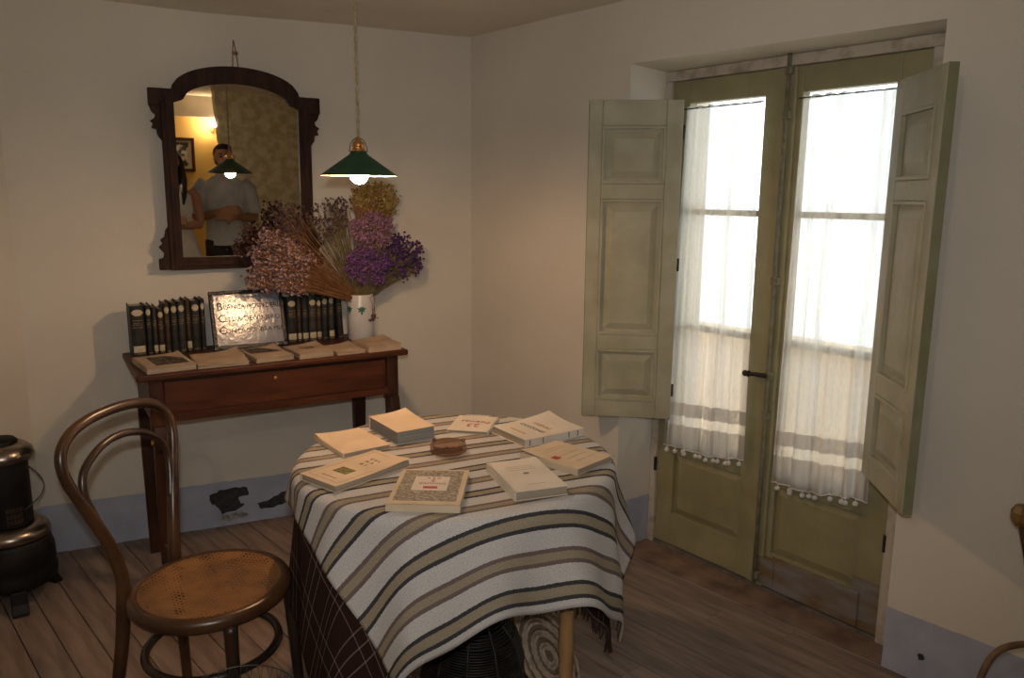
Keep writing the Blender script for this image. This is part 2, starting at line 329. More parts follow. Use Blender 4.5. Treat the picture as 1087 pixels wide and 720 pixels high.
def cane_mat():
    m, nt, b, out = new_mat('woven_seat_cane')
    b.inputs['Roughness'].default_value = .5
    tc = N(nt, 'ShaderNodeTexCoord'); sep = N(nt, 'ShaderNodeSeparateXYZ'); nt.links.new(tc.outputs['Object'], sep.inputs[0])
    def s(sock):
        mu = N(nt, 'ShaderNodeMath', operation='MULTIPLY'); mu.inputs[1].default_value = 2 * PI / 0.0125; nt.links.new(sock, mu.inputs[0])
        si = N(nt, 'ShaderNodeMath', operation='SINE'); nt.links.new(mu.outputs[0], si.inputs[0]); return si.outputs[0]
    pr = N(nt, 'ShaderNodeMath', operation='MINIMUM'); nt.links.new(s(sep.outputs['X']), pr.inputs[0]); nt.links.new(s(sep.outputs['Y']), pr.inputs[1])
    no = N(nt, 'ShaderNodeTexNoise'); no.inputs['Scale'].default_value = 14; nt.links.new(tc.outputs['Object'], no.inputs['Vector'])
    th = N(nt, 'ShaderNodeMapRange'); th.inputs['From Min'].default_value = .4; th.inputs['From Max'].default_value = .6; th.inputs['To Min'].default_value = .1; th.inputs['To Max'].default_value = .75
    nt.links.new(no.outputs['Fac'], th.inputs['Value'])
    gt = N(nt, 'ShaderNodeMath', operation='GREATER_THAN'); nt.links.new(pr.outputs[0], gt.inputs[0]); nt.links.new(th.outputs[0], gt.inputs[1])
    cr = N(nt, 'ShaderNodeValToRGB'); cr.color_ramp.elements[0].position = .35; cr.color_ramp.elements[0].color = (.14, .062, .018, 1); cr.color_ramp.elements[1].position = .65; cr.color_ramp.elements[1].color = (.25, .12, .036, 1)
    nt.links.new(no.outputs['Fac'], cr.inputs['Fac']); nt.links.new(cr.outputs['Color'], b.inputs['Base Color'])
    t = N(nt, 'ShaderNodeBsdfTransparent'); mx = N(nt, 'ShaderNodeMixShader')
    nt.links.new(gt.outputs[0], mx.inputs[0]); nt.links.new(b.outputs[0], mx.inputs[1]); nt.links.new(t.outputs[0], mx.inputs[2]); nt.links.new(mx.outputs[0], out.inputs['Surface'])
    return m
M['cane'] = cane_mat()

# ------------------------------------------------------------------ mesh builder
class MB:
    def __init__(s): s.v = []; s.f = []
    def add(s, vs, fs):
        o = len(s.v); s.v += [tuple(v) for v in vs]; s.f += [tuple(i + o for i in f) for f in fs]; return s
    def box(s, x0, x1, y0, y1, z0, z1):
        return s.add([(x0, y0, z0), (x1, y0, z0), (x1, y1, z0), (x0, y1, z0), (x0, y0, z1), (x1, y0, z1), (x1, y1, z1), (x0, y1, z1)],
                     [(3, 2, 1, 0), (4, 5, 6, 7), (0, 1, 5, 4), (1, 2, 6, 5), (2, 3, 7, 6), (3, 0, 4, 7)])
    def obox(s, mtx, sx, sy, sz):
        pts = [mtx @ Vector((a * sx / 2, b * sy / 2, c * sz / 2)) for c in (-1, 1) for a, b in ((-1, -1), (1, -1), (1, 1), (-1, 1))]
        return s.add(pts, [(3, 2, 1, 0), (4, 5, 6, 7), (0, 1, 5, 4), (1, 2, 6, 5), (2, 3, 7, 6), (3, 0, 4, 7)])
    def frustum(s, x0, x1, z0, z1, y_base, y_top, inset):
        """raised field: rectangle in the xz plane at y_base narrowing to y_top"""
        i = inset
        return s.add([(x0, y_base, z0), (x1, y_base, z0), (x1, y_base, z1), (x0, y_base, z1), (x0 + i, y_top, z0 + i), (x1 - i, y_top, z0 + i), (x1 - i, y_top, z1 - i), (x0 + i, y_top, z1 - i)],
                     [(0, 1, 5, 4), (1, 2, 6, 5), (2, 3, 7, 6), (3, 0, 4, 7), (4, 5, 6, 7), (3, 2, 1, 0)])
    def tube(s, pts, rad, seg=10, closed=False, squash=1.0):
        pts = [Vector(p) for p in pts]; n = len(pts)
        if not isinstance(rad, (list, tuple)): rad = [rad] * n
        prev = None; rings = []
        for i, p in enumerate(pts):
            if closed: t = pts[(i + 1) % n] - pts[i - 1]
            elif i == 0: t = pts[1] - pts[0]
            elif i == n - 1: t = pts[-1] - pts[-2]
            else: t = pts[i + 1] - pts[i - 1]
            t.normalize()
            if prev is None:
                a = Vector((0, 0, 1)) if abs(t.z) < .9 else Vector((1, 0, 0))
                u = t.cross(a).normalized()
            else: u = (prev - t * prev.dot(t)).normalized()
            w = t.cross(u); prev = u
            rings.append([p + (u * math.cos(2 * PI * k / seg) + w * math.sin(2 * PI * k / seg) * squash) * rad[i] for k in range(seg)])
        vs = [q for r in rings for q in r]; fs = []
        for i in range(n if closed else n - 1):
            j = (i + 1) % n
            for k in range(seg): fs.append((i * seg + k, i * seg + (k + 1) % seg, j * seg + (k + 1) % seg, j * seg + k))
        if not closed:
            fs.append(tuple(range(seg - 1, -1, -1))); fs.append(tuple((n - 1) * seg + k for k in range(seg)))
        return s.add(vs, fs)
    def lathe(s, prof, seg=32, c=(0, 0, 0), sx=1, sy=1, cap=True):
        vs = [(c[0] + r * sx * math.cos(2 * PI * k / seg), c[1] + r * sy * math.sin(2 * PI * k / seg), c[2] + z) for r, z in prof for k in range(seg)]
        fs = []
        for i in range(len(prof) - 1):
            for k in range(seg): fs.append((i * seg + k, i * seg + (k + 1) % seg, (i + 1) * seg + (k + 1) % seg, (i + 1) * seg + k))
        if cap:
            fs.append(tuple(range(seg - 1, -1, -1))); fs.append(tuple((len(prof) - 1) * seg + k for k in range(seg)))
        return s.add(vs, fs)
    def ellip(s, c, rx, ry, rz, seg=16, rings=10):
        prof = [(math.sin(PI * i / rings), -math.cos(PI * i / rings)) for i in range(rings + 1)]
        prof[0] = (.02, -1); prof[-1] = (.02, 1)
        vs = [(c[0] + r * rx * math.cos(2 * PI * k / seg), c[1] + r * ry * math.sin(2 * PI * k / seg), c[2] + z * rz) for r, z in prof for k in range(seg)]
        fs = []
        for i in range(rings):
            for k in range(seg): fs.append((i * seg + k, i * seg + (k + 1) % seg, (i + 1) * seg + (k + 1) % seg, (i + 1) * seg + k))
        fs.append(tuple(range(seg - 1, -1, -1))); fs.append(tuple(rings * seg + k for k in range(seg)))
        return s.add(vs, fs)
    def loft(s, secs, seg=20):
        """closed sections (x, y, z, rx, ry) stacked"""
        vs = [(x + rx * math.cos(2 * PI * k / seg), y + ry * math.sin(2 * PI * k / seg), z) for x, y, z, rx, ry in secs for k in range(seg)]
        fs = []
        for i in range(len(secs) - 1):
            for k in range(seg): fs.append((i * seg + k, i * seg + (k + 1) % seg, (i + 1) * seg + (k + 1) % seg, (i + 1) * seg + k))
        fs.append(tuple(range(seg - 1, -1, -1))); fs.append(tuple((len(secs) - 1) * seg + k for k in range(seg)))
        return s.add(vs, fs)
    def prism(s, poly, y0, y1):
        """polygon in xz, extruded along y"""
        n = len(poly)
        vs = [(x, y0, z) for x, z in poly] + [(x, y1, z) for x, z in poly]
        return s.add(vs, [tuple(range(n)), tuple(range(2 * n - 1, n - 1, -1))] + [(i, i + n, (i + 1) % n + n, (i + 1) % n) for i in range(n)])
    def prismz(s, poly, z0, z1):
        n = len(poly)
        vs = [(x, y, z0) for x, y in poly] + [(x, y, z1) for x, y in poly]
        return s.add(vs, [tuple(range(n - 1, -1, -1)), tuple(range(n, 2 * n))] + [(i, (i + 1) % n, (i + 1) % n + n, i + n) for i in range(n)])
    def octa(s, c, r, sq=1.0):
        x, y, z = c
        return s.add([(x + r, y, z), (x - r, y, z), (x, y + r, z), (x, y - r, z), (x, y, z + r * sq), (x, y, z - r * sq)],
                     [(0, 2, 4), (2, 1, 4), (1, 3, 4), (3, 0, 4), (2, 0, 5), (1, 2, 5), (3, 1, 5), (0, 3, 5)])
    def build(s, name, m, parent=None, smooth=False, bevel=0, label=None):
        me = bpy.data.meshes.new(name); me.from_pydata(s.v, [], s.f); me.update()
        bm = bmesh.new(); bm.from_mesh(me); bmesh.ops.recalc_face_normals(bm, faces=bm.faces); bm.to_mesh(me); bm.free()
        me.materials.append(M[m] if isinstance(m, str) else m)
        if smooth: me.polygons.foreach_set('use_smooth', [True] * len(me.polygons))
        o = bpy.data.objects.new(name, me); COL.objects.link(o)
        if parent is not None: o.parent = parent
        if bevel:
            b = o.modifiers.new('bevel', 'BEVEL'); b.width = bevel; b.segments = 2; b.limit_method = 'ANGLE'
        if label: o['label'] = label
        return o

def tag(o, label, cat, group=None):
    o['label'] = label; o['category'] = cat
    if group: o['group'] = group
    return o
def thing(name, label, cat, loc=(0, 0, 0), rotz=0.0, group=None):
    o = bpy.data.objects.new(name, None); COL.objects.link(o)
    o.location = loc; o.rotation_euler = (0, 0, rotz); o.empty_display_size = .1
    return tag(o, label, cat, group)
def structure(o): o['kind'] = 'structure'; return o
def stuff(o): o['kind'] = 'stuff'; return o
def holder(name, loc=(0, 0, 0), rotz=0.0):
    o = bpy.data.objects.new(name, None); COL.objects.link(o); o.location = loc; o.rotation_euler = (0, 0, rotz); return o

def lettering(name, txt, size, m, parent, mtx, align='CENTER', ext=.0003, spacing=1.0):
    cu = bpy.data.curves.new(name, 'FONT'); cu.body = txt; cu.size = size; cu.align_x = align; cu.align_y = 'CENTER'; cu.extrude = ext; cu.space_character = spacing
    cu.resolution_u = 2
    t = bpy.data.objects.new(name + '_tmp', cu); COL.objects.link(t)
    bpy.context.view_layer.update()
    dg = bpy.context.evaluated_depsgraph_get()
    me = bpy.data.meshes.new_from_object(t.evaluated_get(dg))
    bpy.data.objects.remove(t); bpy.data.curves.remove(cu)
    me.name = name; me.materials.clear(); me.materials.append(M[m]); me.transform(mtx)
    o = bpy.data.objects.new(name, me); COL.objects.link(o); o.parent = parent
    return o

# ------------------------------------------------------------------ room geometry (metres, eye point over the origin)
CN = Vector((-0.205, 3.90, 0)); L0 = Vector((-1.947, 3.079, 0))
A_L = R(25.234); A_R = R(-47.882); A_D = R(-51.224); A_K = R(31.234)
dL = Vector((math.cos(A_L), math.sin(A_L), 0)); nL = Vector((math.sin(A_L), -math.cos(A_L), 0))
dR = Vector((math.cos(A_R), math.sin(A_R), 0)); nR = Vector((math.sin(A_R), -math.cos(A_R), 0))
dD = Vector((math.cos(A_D), math.sin(A_D), 0)); nD = Vector((math.sin(A_D), -math.cos(A_D), 0))
D0 = Vector((0.636, 3.263, 0))
CEIL = 2.228
RWL = 4.62                                             # length of the right wall
RE = CN + dR * RWL                                     # its far end, behind the viewer
Y1 = Vector((3.07, -.77, 0)); Y2 = Vector((-.87, -2.94, 0)); Q4 = Vector((-2.35, -2.2, 0)); Q5 = Vector((-2.30, 1.6, 0))

def wall_slab(name, a, b, m, t=.2, z0=-.06, z1=2.45, side=1):
    d = (b - a).normalized(); n = Vector((d.y, -d.x, 0)) * side        # n points into the room
    P = [a, b, b - n * t, a - n * t]
    mb = MB().prismz([(p.x, p.y) for p in P], z0, z1)
    return structure(mb.build(name, m))

wl = wall_slab('wall_left', L0 - dL * .02, CN + dL * .25, 'wall')
wsd = wall_slab('wall_chimney', Q5, L0 + Vector((0, 0, 0)), 'wall', t=.2)
wall_slab('wall_side', Q4, Q5, 'wall')
# right wall with the balcony recess
zt = 2.0
def P3(p, z): return (p.x, p.y, z)
s0, s1 = 0.975, 2.112
fr_ = lambda s, z: P3(CN + dR * s, z)
dn0 = D0 - dD * .035; dn1 = D0 + dD * 1.035
ext = nR * -.32
mb = MB()
z0, z1 = -.06, 2.45
A = [fr_(-.1, z0), fr_(RWL, z0), fr_(RWL, z1), fr_(-.1, z1)]
B = [fr_(s0, 0.0), fr_(s1, 0.0), fr_(s1, zt - .005), fr_(s0, zt)]
C_ = [P3(dn0, 0.0), P3(dn1, 0.0), P3(dn1, 1.985), P3(dn0, 1.985)]
D_ = [P3(dn0 + nD * -.28, 0.0), P3(dn1 + nD * -.28, 0.0), P3(dn1 + nD * -.28, 1.985), P3(dn0 + nD * -.28, 1.985)]
E_ = [tuple(Vector(p) + ext) for p in A]
loops = A + B + C_ + D_ + E_
fs = []
for a, b in ((0, 4), (4, 8), (8, 12), (12, 16), (16, 0)):
    for k in range(4):
        if k == 0 and a in (4, 8): continue                # the recess has boards for a floor
        fs.append((a + k, a + (k + 1) % 4, b + (k + 1) % 4, b + k))
wr = structure(mb.add(loops, fs).build('wall_right', 'wall'))
# ceiling, slightly uneven
mb = MB(); nx, ny = 26, 30
pts = []
for j in range(ny + 1):
    for i in range(nx + 1):
        x = -2.8 + 6.6 * i / nx; y = -3.3 + 7.9 * j / ny
        pts.append((x, y, CEIL + .007 * math.sin(2.3 * x + .8) * math.cos(1.9 * y) + .004 * math.sin(5.1 * x + 3.3 * y)))
n = len(pts); pts2 = [(p[0], p[1], 2.45) for p in pts]
fs = []
for j in range(ny):
    for i in range(nx):
        a = j * (nx + 1) + i; fs.append((a, a + 1, a + nx + 2, a + nx + 1)); fs.append((n + a, n + a + nx + 1, n + a + nx + 2, n + a + 1))
structure(mb.add(pts + pts2, fs).build('ceiling', 'ceiling', smooth=True))

# floor boards, laid parallel to the balcony wall
poly = [CN, RE, Y1, Y2, Q4, Q5, L0]
poly = [Vector((p.x, p.y)) for p in poly]
cen = sum(poly, Vector((0, 0))) / len(poly)
floor = structure(MB().prismz([(p.x, p.y) for p in poly], -.09, -.026).build('floor', 'subfloor'))
def clip(pl, nrm, d):
    out = []
    for i in range(len(pl)):
        a, b = pl[i], pl[(i + 1) % len(pl)]; da, db = a.dot(nrm) - d, b.dot(nrm) - d
        if da <= 0: out.append(a)
        if (da < 0 < db) or (db < 0 < da): out.append(a + (b - a) * (da / (da - db)))
    return out
pw = .098
nf = Vector((nR.x, nR.y)); df2 = Vector((dR.x, dR.y)); c0 = Vector((CN.x, CN.y))
rows = 0; k = 0
while True:
    lo = k * pw; hi = lo + pw - .0035
    if lo > 7.2: break
    strip = clip(clip(poly, nf, c0.dot(nf) + hi), -nf, -(c0.dot(nf) + lo))
    if len(strip) >= 3:
        ts = [(p - c0).dot(df2) for p in strip]; t0, t1 = min(ts), max(ts)
        cuts = [t0]; c = t0 + rnd.uniform(1.2, 3.2)
        while c < t1 - .5: cuts.append(c); c += rnd.uniform(2.2, 3.4)
        cuts.append(t1)
        for a, b in zip(cuts[:-1], cuts[1:]):
            pc = clip(clip(strip, df2, c0.dot(df2) + b - .001), -df2, -(c0.dot(df2) + a + .001))
            if len(pc) < 3: continue
            mid = sum(pc, Vector((0, 0))) / len(pc)
            # local frame of the board: x along the grain
            loc = [((p - mid).dot(df2), (p - mid).dot(-nf)) for p in pc]
            dz = rnd.uniform(-.0012, .0012)
            o = MB().prismz(loc, -.026, dz).build('plank', rnd.choice(['plank', 'plank2', 'plank3']), floor)
            o.location = (mid.x, mid.y, 0); o.rotation_euler = (0, 0, A_R)
    k += 1

# room behind the viewer, seen only in the mirror: a rough plastered wall with an opening into a yellow room
E0 = Vector((1.66, -.28, 0)) + Vector((.876, .482, 0)) * .22; ed = Vector((.876, .482, 0)).normalized()
mb = MB()
edge = []
for i in range(15):
    z = 2.3 * i / 14
    edge.append((-.02 - .21 * (z / 2.2) + .012 * math.sin(9 * z) + .01 * math.sin(23 * z), z))
x_end = 1.12
mb.prism(edge + [(x_end, 2.3), (x_end, 0)], -.16, 0)
wb = structure(mb.build('wall_back', 'mottled')); wb.location = E0; wb.rotation_euler = (0, 0, math.atan2(ed.y, ed.x))
E1 = E0 - ed * 1.75
wall_slab('wall_back_far', E1, Vector((-2.3, -1.6, 0)), 'wall', t=.16, side=1)
wy = wall_slab('wall_yellow', Y1, Y2, 'yellow_wall', side=1)
wall_slab('wall_yellow_side', RE, Y1, 'yellow_wall', side=1)
wall_slab('wall_yellow_end', Y2, Q4, 'yellow_wall', side=1)
A_Y = math.atan2(ed.y, ed.x); YC = Vector((2.2, -1.25, 0)); nY = Vector((-ed.y, ed.x, 0))
t1 = structure(MB().box(-3.4, .95, 0, .10, 2.02, 2.24).build('trim_1', 'white_plaster')); t1.location = YC; t1.rotation_euler = (0, 0, A_Y)

# flaked paint on the skirting band
def patch(parent, org, ang, polyg, m, y=-.0025):
    o = MB().prism(polyg, y, 0.001).build('bare_patch', m, parent); o.location = org; o.rotation_euler = (0, 0, ang); return o
def jag(pts, amp, rs):
    out = []
    for i in range(len(pts)):
        a, b = pts[i], pts[(i + 1) % len(pts)]
        for t in (0, .33, .66): out.append((a[0] + (b[0] - a[0]) * t + rs.uniform(-amp, amp), a[1] + (b[1] - a[1]) * t + rs.uniform(-amp, amp)))
    return out
pr = random.Random(3)
patch(wl, L0, A_L, jag([(.655, .155), (.70, .172), (.765, .178), (.815, .168), (.822, .135), (.775, .125), (.78, .105), (.80, .09), (.76, .062), (.70, .06), (.675, .105), (.655, .12)], .004, pr), 'patch_dark')
patch(wl, L0, A_L, jag([(.70, .05), (.76, .058), (.82, .042), (.80, .028), (.73, .022), (.695, .028)], .004, pr), 'patch_pale')
patch(wl, L0, A_L, jag([(.858, .085), (.92, .097), (.965, .122), (1.02, .130), (1.03, .085), (.985, .070), (.93, .055), (.87, .058)], .004, pr), 'patch_dark')
patch(wr, CN, A_R, jag([(2.217, .095), (2.235, .098), (2.238, .08), (2.222, .076)], .002, pr), 'patch_dark')

# ------------------------------------------------------------------ balcony doors
def leaf(name, sa, sb, ga, gb):
    """one glazed leaf; x along the wall, room face at y=0, outside at y=+.045"""
    h = structure(holder(name, D0, A_D)); T = .045
    for a, b in ((sa, ga), (gb, sb)): MB().box(a, b, 0, T, .015, 1.944).build('stile', 'olive', h, bevel=.003)
    MB().box(ga, gb, 0.001, T - .001, 1.856, 1.944).build('rail', 'olive', h, bevel=.003)
    MB().box(ga, gb, 0.001, T - .001, .425, .505).build('rail', 'olive', h, bevel=.003)
    MB().box(ga, gb, 0.001, T - .001, .016, .160).build('rail', 'olive', h, bevel=.003)
    MB().frustum(ga - .002, gb + .002, .158, .427, .018, .006, .030).build('panel', 'olive', h)
    MB().box(ga, gb, .02, .036, .15, .43).build('panel_back', 'olive', h)
    zs = [.505, .975, 1.438, 1.856]
    for z in zs[1:3]: MB().box(ga, gb, .008, T - .006, z - .011, z + .011).build('glazing_bar', 'olive', h)
    for a, b in zip(zs[:-1], zs[1:]): MB().box(ga, gb, .026, .029, a + .003, b - .003).build('pane', 'pane', h)
    return h
d1 = leaf('door_1', 0.0, .496, .085, .422)
d2 = leaf('door_2', .504, 1.0, .572, .908)
MB().box(.478, .5045, -.006, .02, .016, 1.944).build('meeting_strip', 'olive', d1, bevel=.003)
MB().box(.508, .553, -.014, .0, .016, 1.944).build('astragal', 'olive', d2, bevel=.006)
MB().box(.585, .93, -.012, .002, .02, .150).build('weatherboard', 'bare_wood', d2, bevel=.004)
MB().box(.90, .998, -.003, .002, .02, .20).build('worn_patch', 'bare_wood', d2)
MB().box(.51, .60, -.0155, .0, .03, .14).build('worn_patch', 'bare_wood', d2)
bolt = MB().tube([(.527, -.026, z) for z in (.03, .5, 1.0, 1.5, 1.985)], .0075, 8).build('bolt_rod', 'olive_iron', d2, smooth=True)
for z in (.06, .70, .85, 1.2, 1.78, 1.93):
    b_ = MB().box(.512, .542, -.032, -.010, z - .014, z + .014).build('bolt_bracket', 'olive_iron', d2, bevel=.003)
hd = MB().tube([(.527, -.034, .85), (.49, -.05, .852), (.46, -.058, .851)], [.009, .008, .007], 8).build('lever', 'iron', d2, smooth=True)
MB().ellip((.452, -.06, .851), .012, .012, .012, 10, 6).build('lever_knob', 'iron', hd, smooth=True)
MB().tube([(.462, -.058, .851), (.468, -.057, .851)], .013, 10).build('lever_collar', 'iron', hd, smooth=True)
# frame round the leaves
fr = structure(holder('trim_2', D0, A_D))
MB().box(-.034, 1.034, -.012, .06, 1.946, 1.984).build('head', 'frame_cream', fr, bevel=.004)
MB().box(-.034, -.002, -.012, .06, 0.0, 1.946).build('jamb', 'frame_cream', fr, bevel=.004)
MB().box(1.002, 1.034, -.016, .06, 0.0, 1.946).build('jamb', 'frame_cream', fr, bevel=.004)
MB().box(-.03, 1.03, -.006, .10, -.02, .013).build('sill', 'stone', fr)
for z in (.36, 1.10, 1.70):
    MB().tube([(1.003, -.012, z - .03), (1.003, -.012, z + .03)], .007, 8).build('hinge', 'iron', fr)
    MB().tube([(-.004, -.010, z - .03), (-.004, -.010, z + .03)], .007, 8).build('hinge', 'iron', fr)
# floor of the recess between wall line and door
rec = [CN + dR * s0, CN + dR * s1, D0 + dD * 1.034, D0 - dD * .034]
t3 = structure(MB().prismz([(p.x, p.y) for p in rec], -.05, -.020).build('trim_3', 'subfloor'))
for k in range(2):
    q0, q1 = [(rec[0].lerp(rec[3], t), rec[1].lerp(rec[2], t)) for t in (k * .5 + .01, k * .5 + .49)]
    MB().prismz([(p.x, p.y) for p in (q0[0], q0[1], q1[1], q1[0])], -.020, -.001).build('plank', 'plank_recess', t3)

# outside: balcony slab and parapet
ob = thing('balcony', 'pale tan rendered balcony parapet outside the glass doors', 'balcony', D0, A_D)
MB().box(-1.2, 2.2, .95, 1.08, -.15, .80).build('parapet', 'parapet', ob)
MB().box(-1.2, 2.2, .33, 1.08, -.15, -.03).build('slab', 'parapet', ob)

# ------------------------------------------------------------------ inner shutters
def shutter(name, label, hinge, ang, side, z0, z1, w=.358, t=.03):
    """x runs from the hinge to the free edge; visible (moulded) face at y = -side*..."""
    o = thing(name, label, 'shutter', (hinge.x, hinge.y, z0), ang, 'inner shutters of the balcony doors')
    H = z1 - z0
    ys = (-t, 0) if side > 0 else (0, t)
    face = -t if side > 0 else t
    back = 0
    sgn = -1 if side > 0 else 1
    pz = [(.072, .285), (.345, .885), (.945, H - .098)]
    xa, xb = .062, w - .052
    MB().box(0, xa, *ys, 0, H).build('stile', 'shutter', o, bevel=.003)
    MB().box(xb, w, *ys, 0, H).build('stile', 'shutter', o, bevel=.003)
    zs = [0] + [z for p in pz for z in p] + [H]
    for a, b in zip(zs[0::2], zs[1::2]):
        MB().box(xa, xb, ys[0] + .0005, ys[1] - .0005, a, b).build('rail', 'shutter', o, bevel=.003)
    for a, b in pz:
        p = MB().box(xa - .002, xb + .002, min(face * .25, face * .62), max(face * .25, face * .62), a - .002, b + .002).build('panel', 'shutter', o)
        MB().frustum(xa + .022, xb - .022, a + .022, b - .022, face * .62, face * .93, .026).build('raised_field', 'shutter', p)
        bd = MB()                                       # bolection bead round the panel
        y0_, y1_ = sorted((face * .62, face * 1.12)); q = .011
        bd.box(xa, xb, y0_, y1_, a, a + q).box(xa, xb, y0_, y1_, b - q, b).box(xa, xa + q, y0_, y1_, a + q, b - q).box(xb - q, xb, y0_, y1_, a + q, b - q)
        bd.build('moulding', 'shutter', p, bevel=.002)
    MB().box(w - .0005, w + .0025, ys[0] + .002, ys[1] - .002, .001, H - .001).build('edge_strip', 'shutter_edge', o)
    for z in (.12, H / 2, H - .12):
        MB().tube([(-.004, face * .5, z - .025), (-.004, face * .5, z + .025)], .006, 8).build('hinge', 'iron', o, smooth=True)
    return o
hl = Vector((.652, 3.142, 0)); fl_ = Vector((.297, 3.188, 0))
shutter('window_shutter', 'pale sage panelled shutter folded back to the left against the plaster wall', hl, math.atan2(fl_.y - hl.y, fl_.x - hl.x), -1, .60, 1.862)
hr = Vector((1.188, 2.482, 0)); fr2 = Vector((1.150, 2.132, 0))
shutter('window_shutter', 'pale sage panelled shutter standing open at the right, its edge to the viewer', hr, math.atan2(fr2.y - hr.y, fr2.x - hr.x), 1, .606, 1.848)

# ------------------------------------------------------------------ curtains
def curtain(label, xt0, xt1, xb0, xb1, zb0, zb1, ph):
    o = thing('lace_curtain', label, 'curtain', D0, A_D, 'sheer curtains on the balcony doors')
    nu, nz = 90, 60; mb = MB(); uvs = []
    def pt(u, w):
        zt_ = 1.838 + .004 * math.sin(u * 40 + ph); zb = zb0 + (zb1 - zb0) * u + .006 * math.sin(7 * u + ph)
        z = zt_ + (zb - zt_) * w
        x = (xt0 + (xt1 - xt0) * u) * (1 - w) + (xb0 + (xb1 - xb0) * u) * w
        a = .004 + .010 * w
        y = -.030 - .008 * w + a * (math.sin(u * 27 + ph + .8 * w) * .6 + math.sin(u * 49 + 2 * ph) * .35 + .3 * math.sin(u * 90))
        x += .006 * math.sin(u * 33 + ph) * (.4 + w)
        return (x, y, z)
    for j in range(nz + 1):
        for i in range(nu + 1): mb.v.append(pt(i / nu, j / nz))
    for j in range(nz):
        for i in range(nu):
            a = j * (nu + 1) + i; mb.f.append((a, a + 1, a + nu + 2, a + nu + 1))
    c = mb.build('cloth', 'curtain', o, smooth=True)
    me = c.data; ul = me.uv_layers.new(name='UVMap')
    for p in me.polygons:
        for li in p.loop_indices:
            v = me.vertices[me.loops[li].vertex_index].co; ul.data[li].uv = (v.x, v.z + (zb1 - zb0) * -((v.x - xb0) / (xb1 - xb0)) + .0)
    MB().tube([(xt0 - .015, -.03, 1.832), (xt1 + .012, -.03, 1.833)], .0025, 6).build('curtain_wire', 'iron', o)
    k = 13
    for i in range(k):
        if rnd.random() < .06: continue
        x, y, z = pt((i + .5) / k, 1.0)
        b = MB(); b.tube([(x, y, z), (x, y - .001, z - .012)], .0018, 5)
        b.ellip((x, y - .001, z - .0185), .0100, .0100, .0095, 8, 6)
        b.build('pompom', 'pompom', o, smooth=True)
    hem = [pt(i / 40, 1.0) for i in range(41)]
    MB().tube([(p[0], p[1], p[2] - .001) for p in hem], .003, 5).build('hem_braid', 'pompom', o, smooth=True)
curtain('sheer white curtain with grey bands and bobbles on the left door leaf', .094, .424, .048, .446, .462, .500, .3)
curtain('sheer white curtain with grey bands and bobbles on the right door leaf', .590, .915, .572, .948, .455, .490, 1.9)

# ------------------------------------------------------------------ mirror
MW = L0 + dL * .853 + nL * .045
mr = thing('wall_mirror', 'arched wall mirror in a dark carved wooden frame above the desk', 'mirror', (MW.x, MW.y, 1.57), R(29.3))
mr.rotation_euler = Euler((R(1.3), 0, R(29.3)), 'XYZ')
zc = 1.57
def zz(z): return z - zc
T0, T1 = -.034, 0.0
# arched header
outer = []; inner = []
nA = 24
for i in range(nA + 1):
    t = i / nA; x = -.248 + .496 * t
    outer.append((x, zz(1.900 + .105 * math.sqrt(max(0, 1 - (x / .252) ** 2)) ** 1.0)))
    xi = -.212 + .424 * t
    inner.append((xi, zz(1.858 + .080 * math.sqrt(max(0, 1 - (xi / .2125) ** 2)))))
poly_o = [(-.340, zz(1.835)), (-.340, zz(1.902)), (-.252, zz(1.902))] + outer + [(.252, zz(1.902)), (.340, zz(1.902)), (.340, zz(1.835))]
poly_i = [(-.298, zz(1.835)), (-.298, zz(1.85)), (-.248, zz(1.850))] + inner + [(.248, zz(1.850)), (.298, zz(1.85)), (.298, zz(1.835))]
mb = MB(); nq = len(poly_o)
vsq = [(x, T0, z) for x, z in poly_o] + [(x, T0, z) for x, z in poly_i] + [(x, T1, z) for x, z in poly_o] + [(x, T1, z) for x, z in poly_i]
fsq = []
for i in range(nq - 1):
    fsq += [(i, i + 1, nq + i + 1, nq + i), (2 * nq + i, 3 * nq + i, 3 * nq + i + 1, 2 * nq + i + 1), (i, 2 * nq + i, 2 * nq + i + 1, i + 1), (nq + i, nq + i + 1, 3 * nq + i + 1, 3 * nq + i)]
fsq += [(0, nq, 3 * nq, 2 * nq), (nq - 1, 3 * nq - 1, 4 * nq - 1, 2 * nq - 1)]
mb.add(vsq, fsq).build('arched_head', 'frame_wood', mr, bevel=.003)
for s in (-1, 1):
    a, b = sorted((s * .248, s * .298))
    st = MB().box(a, b, T0, T1, zz(1.182), zz(1.851)).build('post', 'frame_wood', mr, bevel=.003)
    MB().box(a + .018, b - .018, T0 - .006, T0 + .002, zz(1.20), zz(1.87)).build('reed', 'frame_wood', st, bevel=.002)
    br = [(.298, 1.836), (.338, 1.836), (.330, 1.812), (.316, 1.800), (.322, 1.786), (.338, 1.776), (.327, 1.766), (.334, 1.748), (.316, 1.744), (.314, 1.722), (.298, 1.700)]
    MB().prism([(s * x, zz(z)) for x, z in br], T0 + .008, T1 - .004).build('carved_bracket', 'frame_wood', mr, bevel=.002)
    ft = [(.298, 1.184), (.340, 1.184), (.340, 1.226), (.322, 1.232), (.318, 1.250), (.338, 1.276), (.322, 1.290), (.330, 1.305), (.314, 1.318), (.308, 1.345), (.298, 1.36)]
    MB().prism([(s * x, zz(z)) for x, z in ft], T0 + .008, T1 - .004).build('carved_bracket', 'frame_wood', mr, bevel=.002)
rl = MB().box(-.249, .249, T0 + .001, T1, zz(1.182), zz(1.232)).build('bottom_rail', 'frame_wood', mr, bevel=.003)
MB().box(-.249, .249, T0 - .006, T0 + .003, zz(1.196), zz(1.214)).build('reed', 'frame_wood', rl, bevel=.002)
gl = [(-.249, 1.231), (.249, 1.231), (.249, 1.852), (.212, 1.860)]
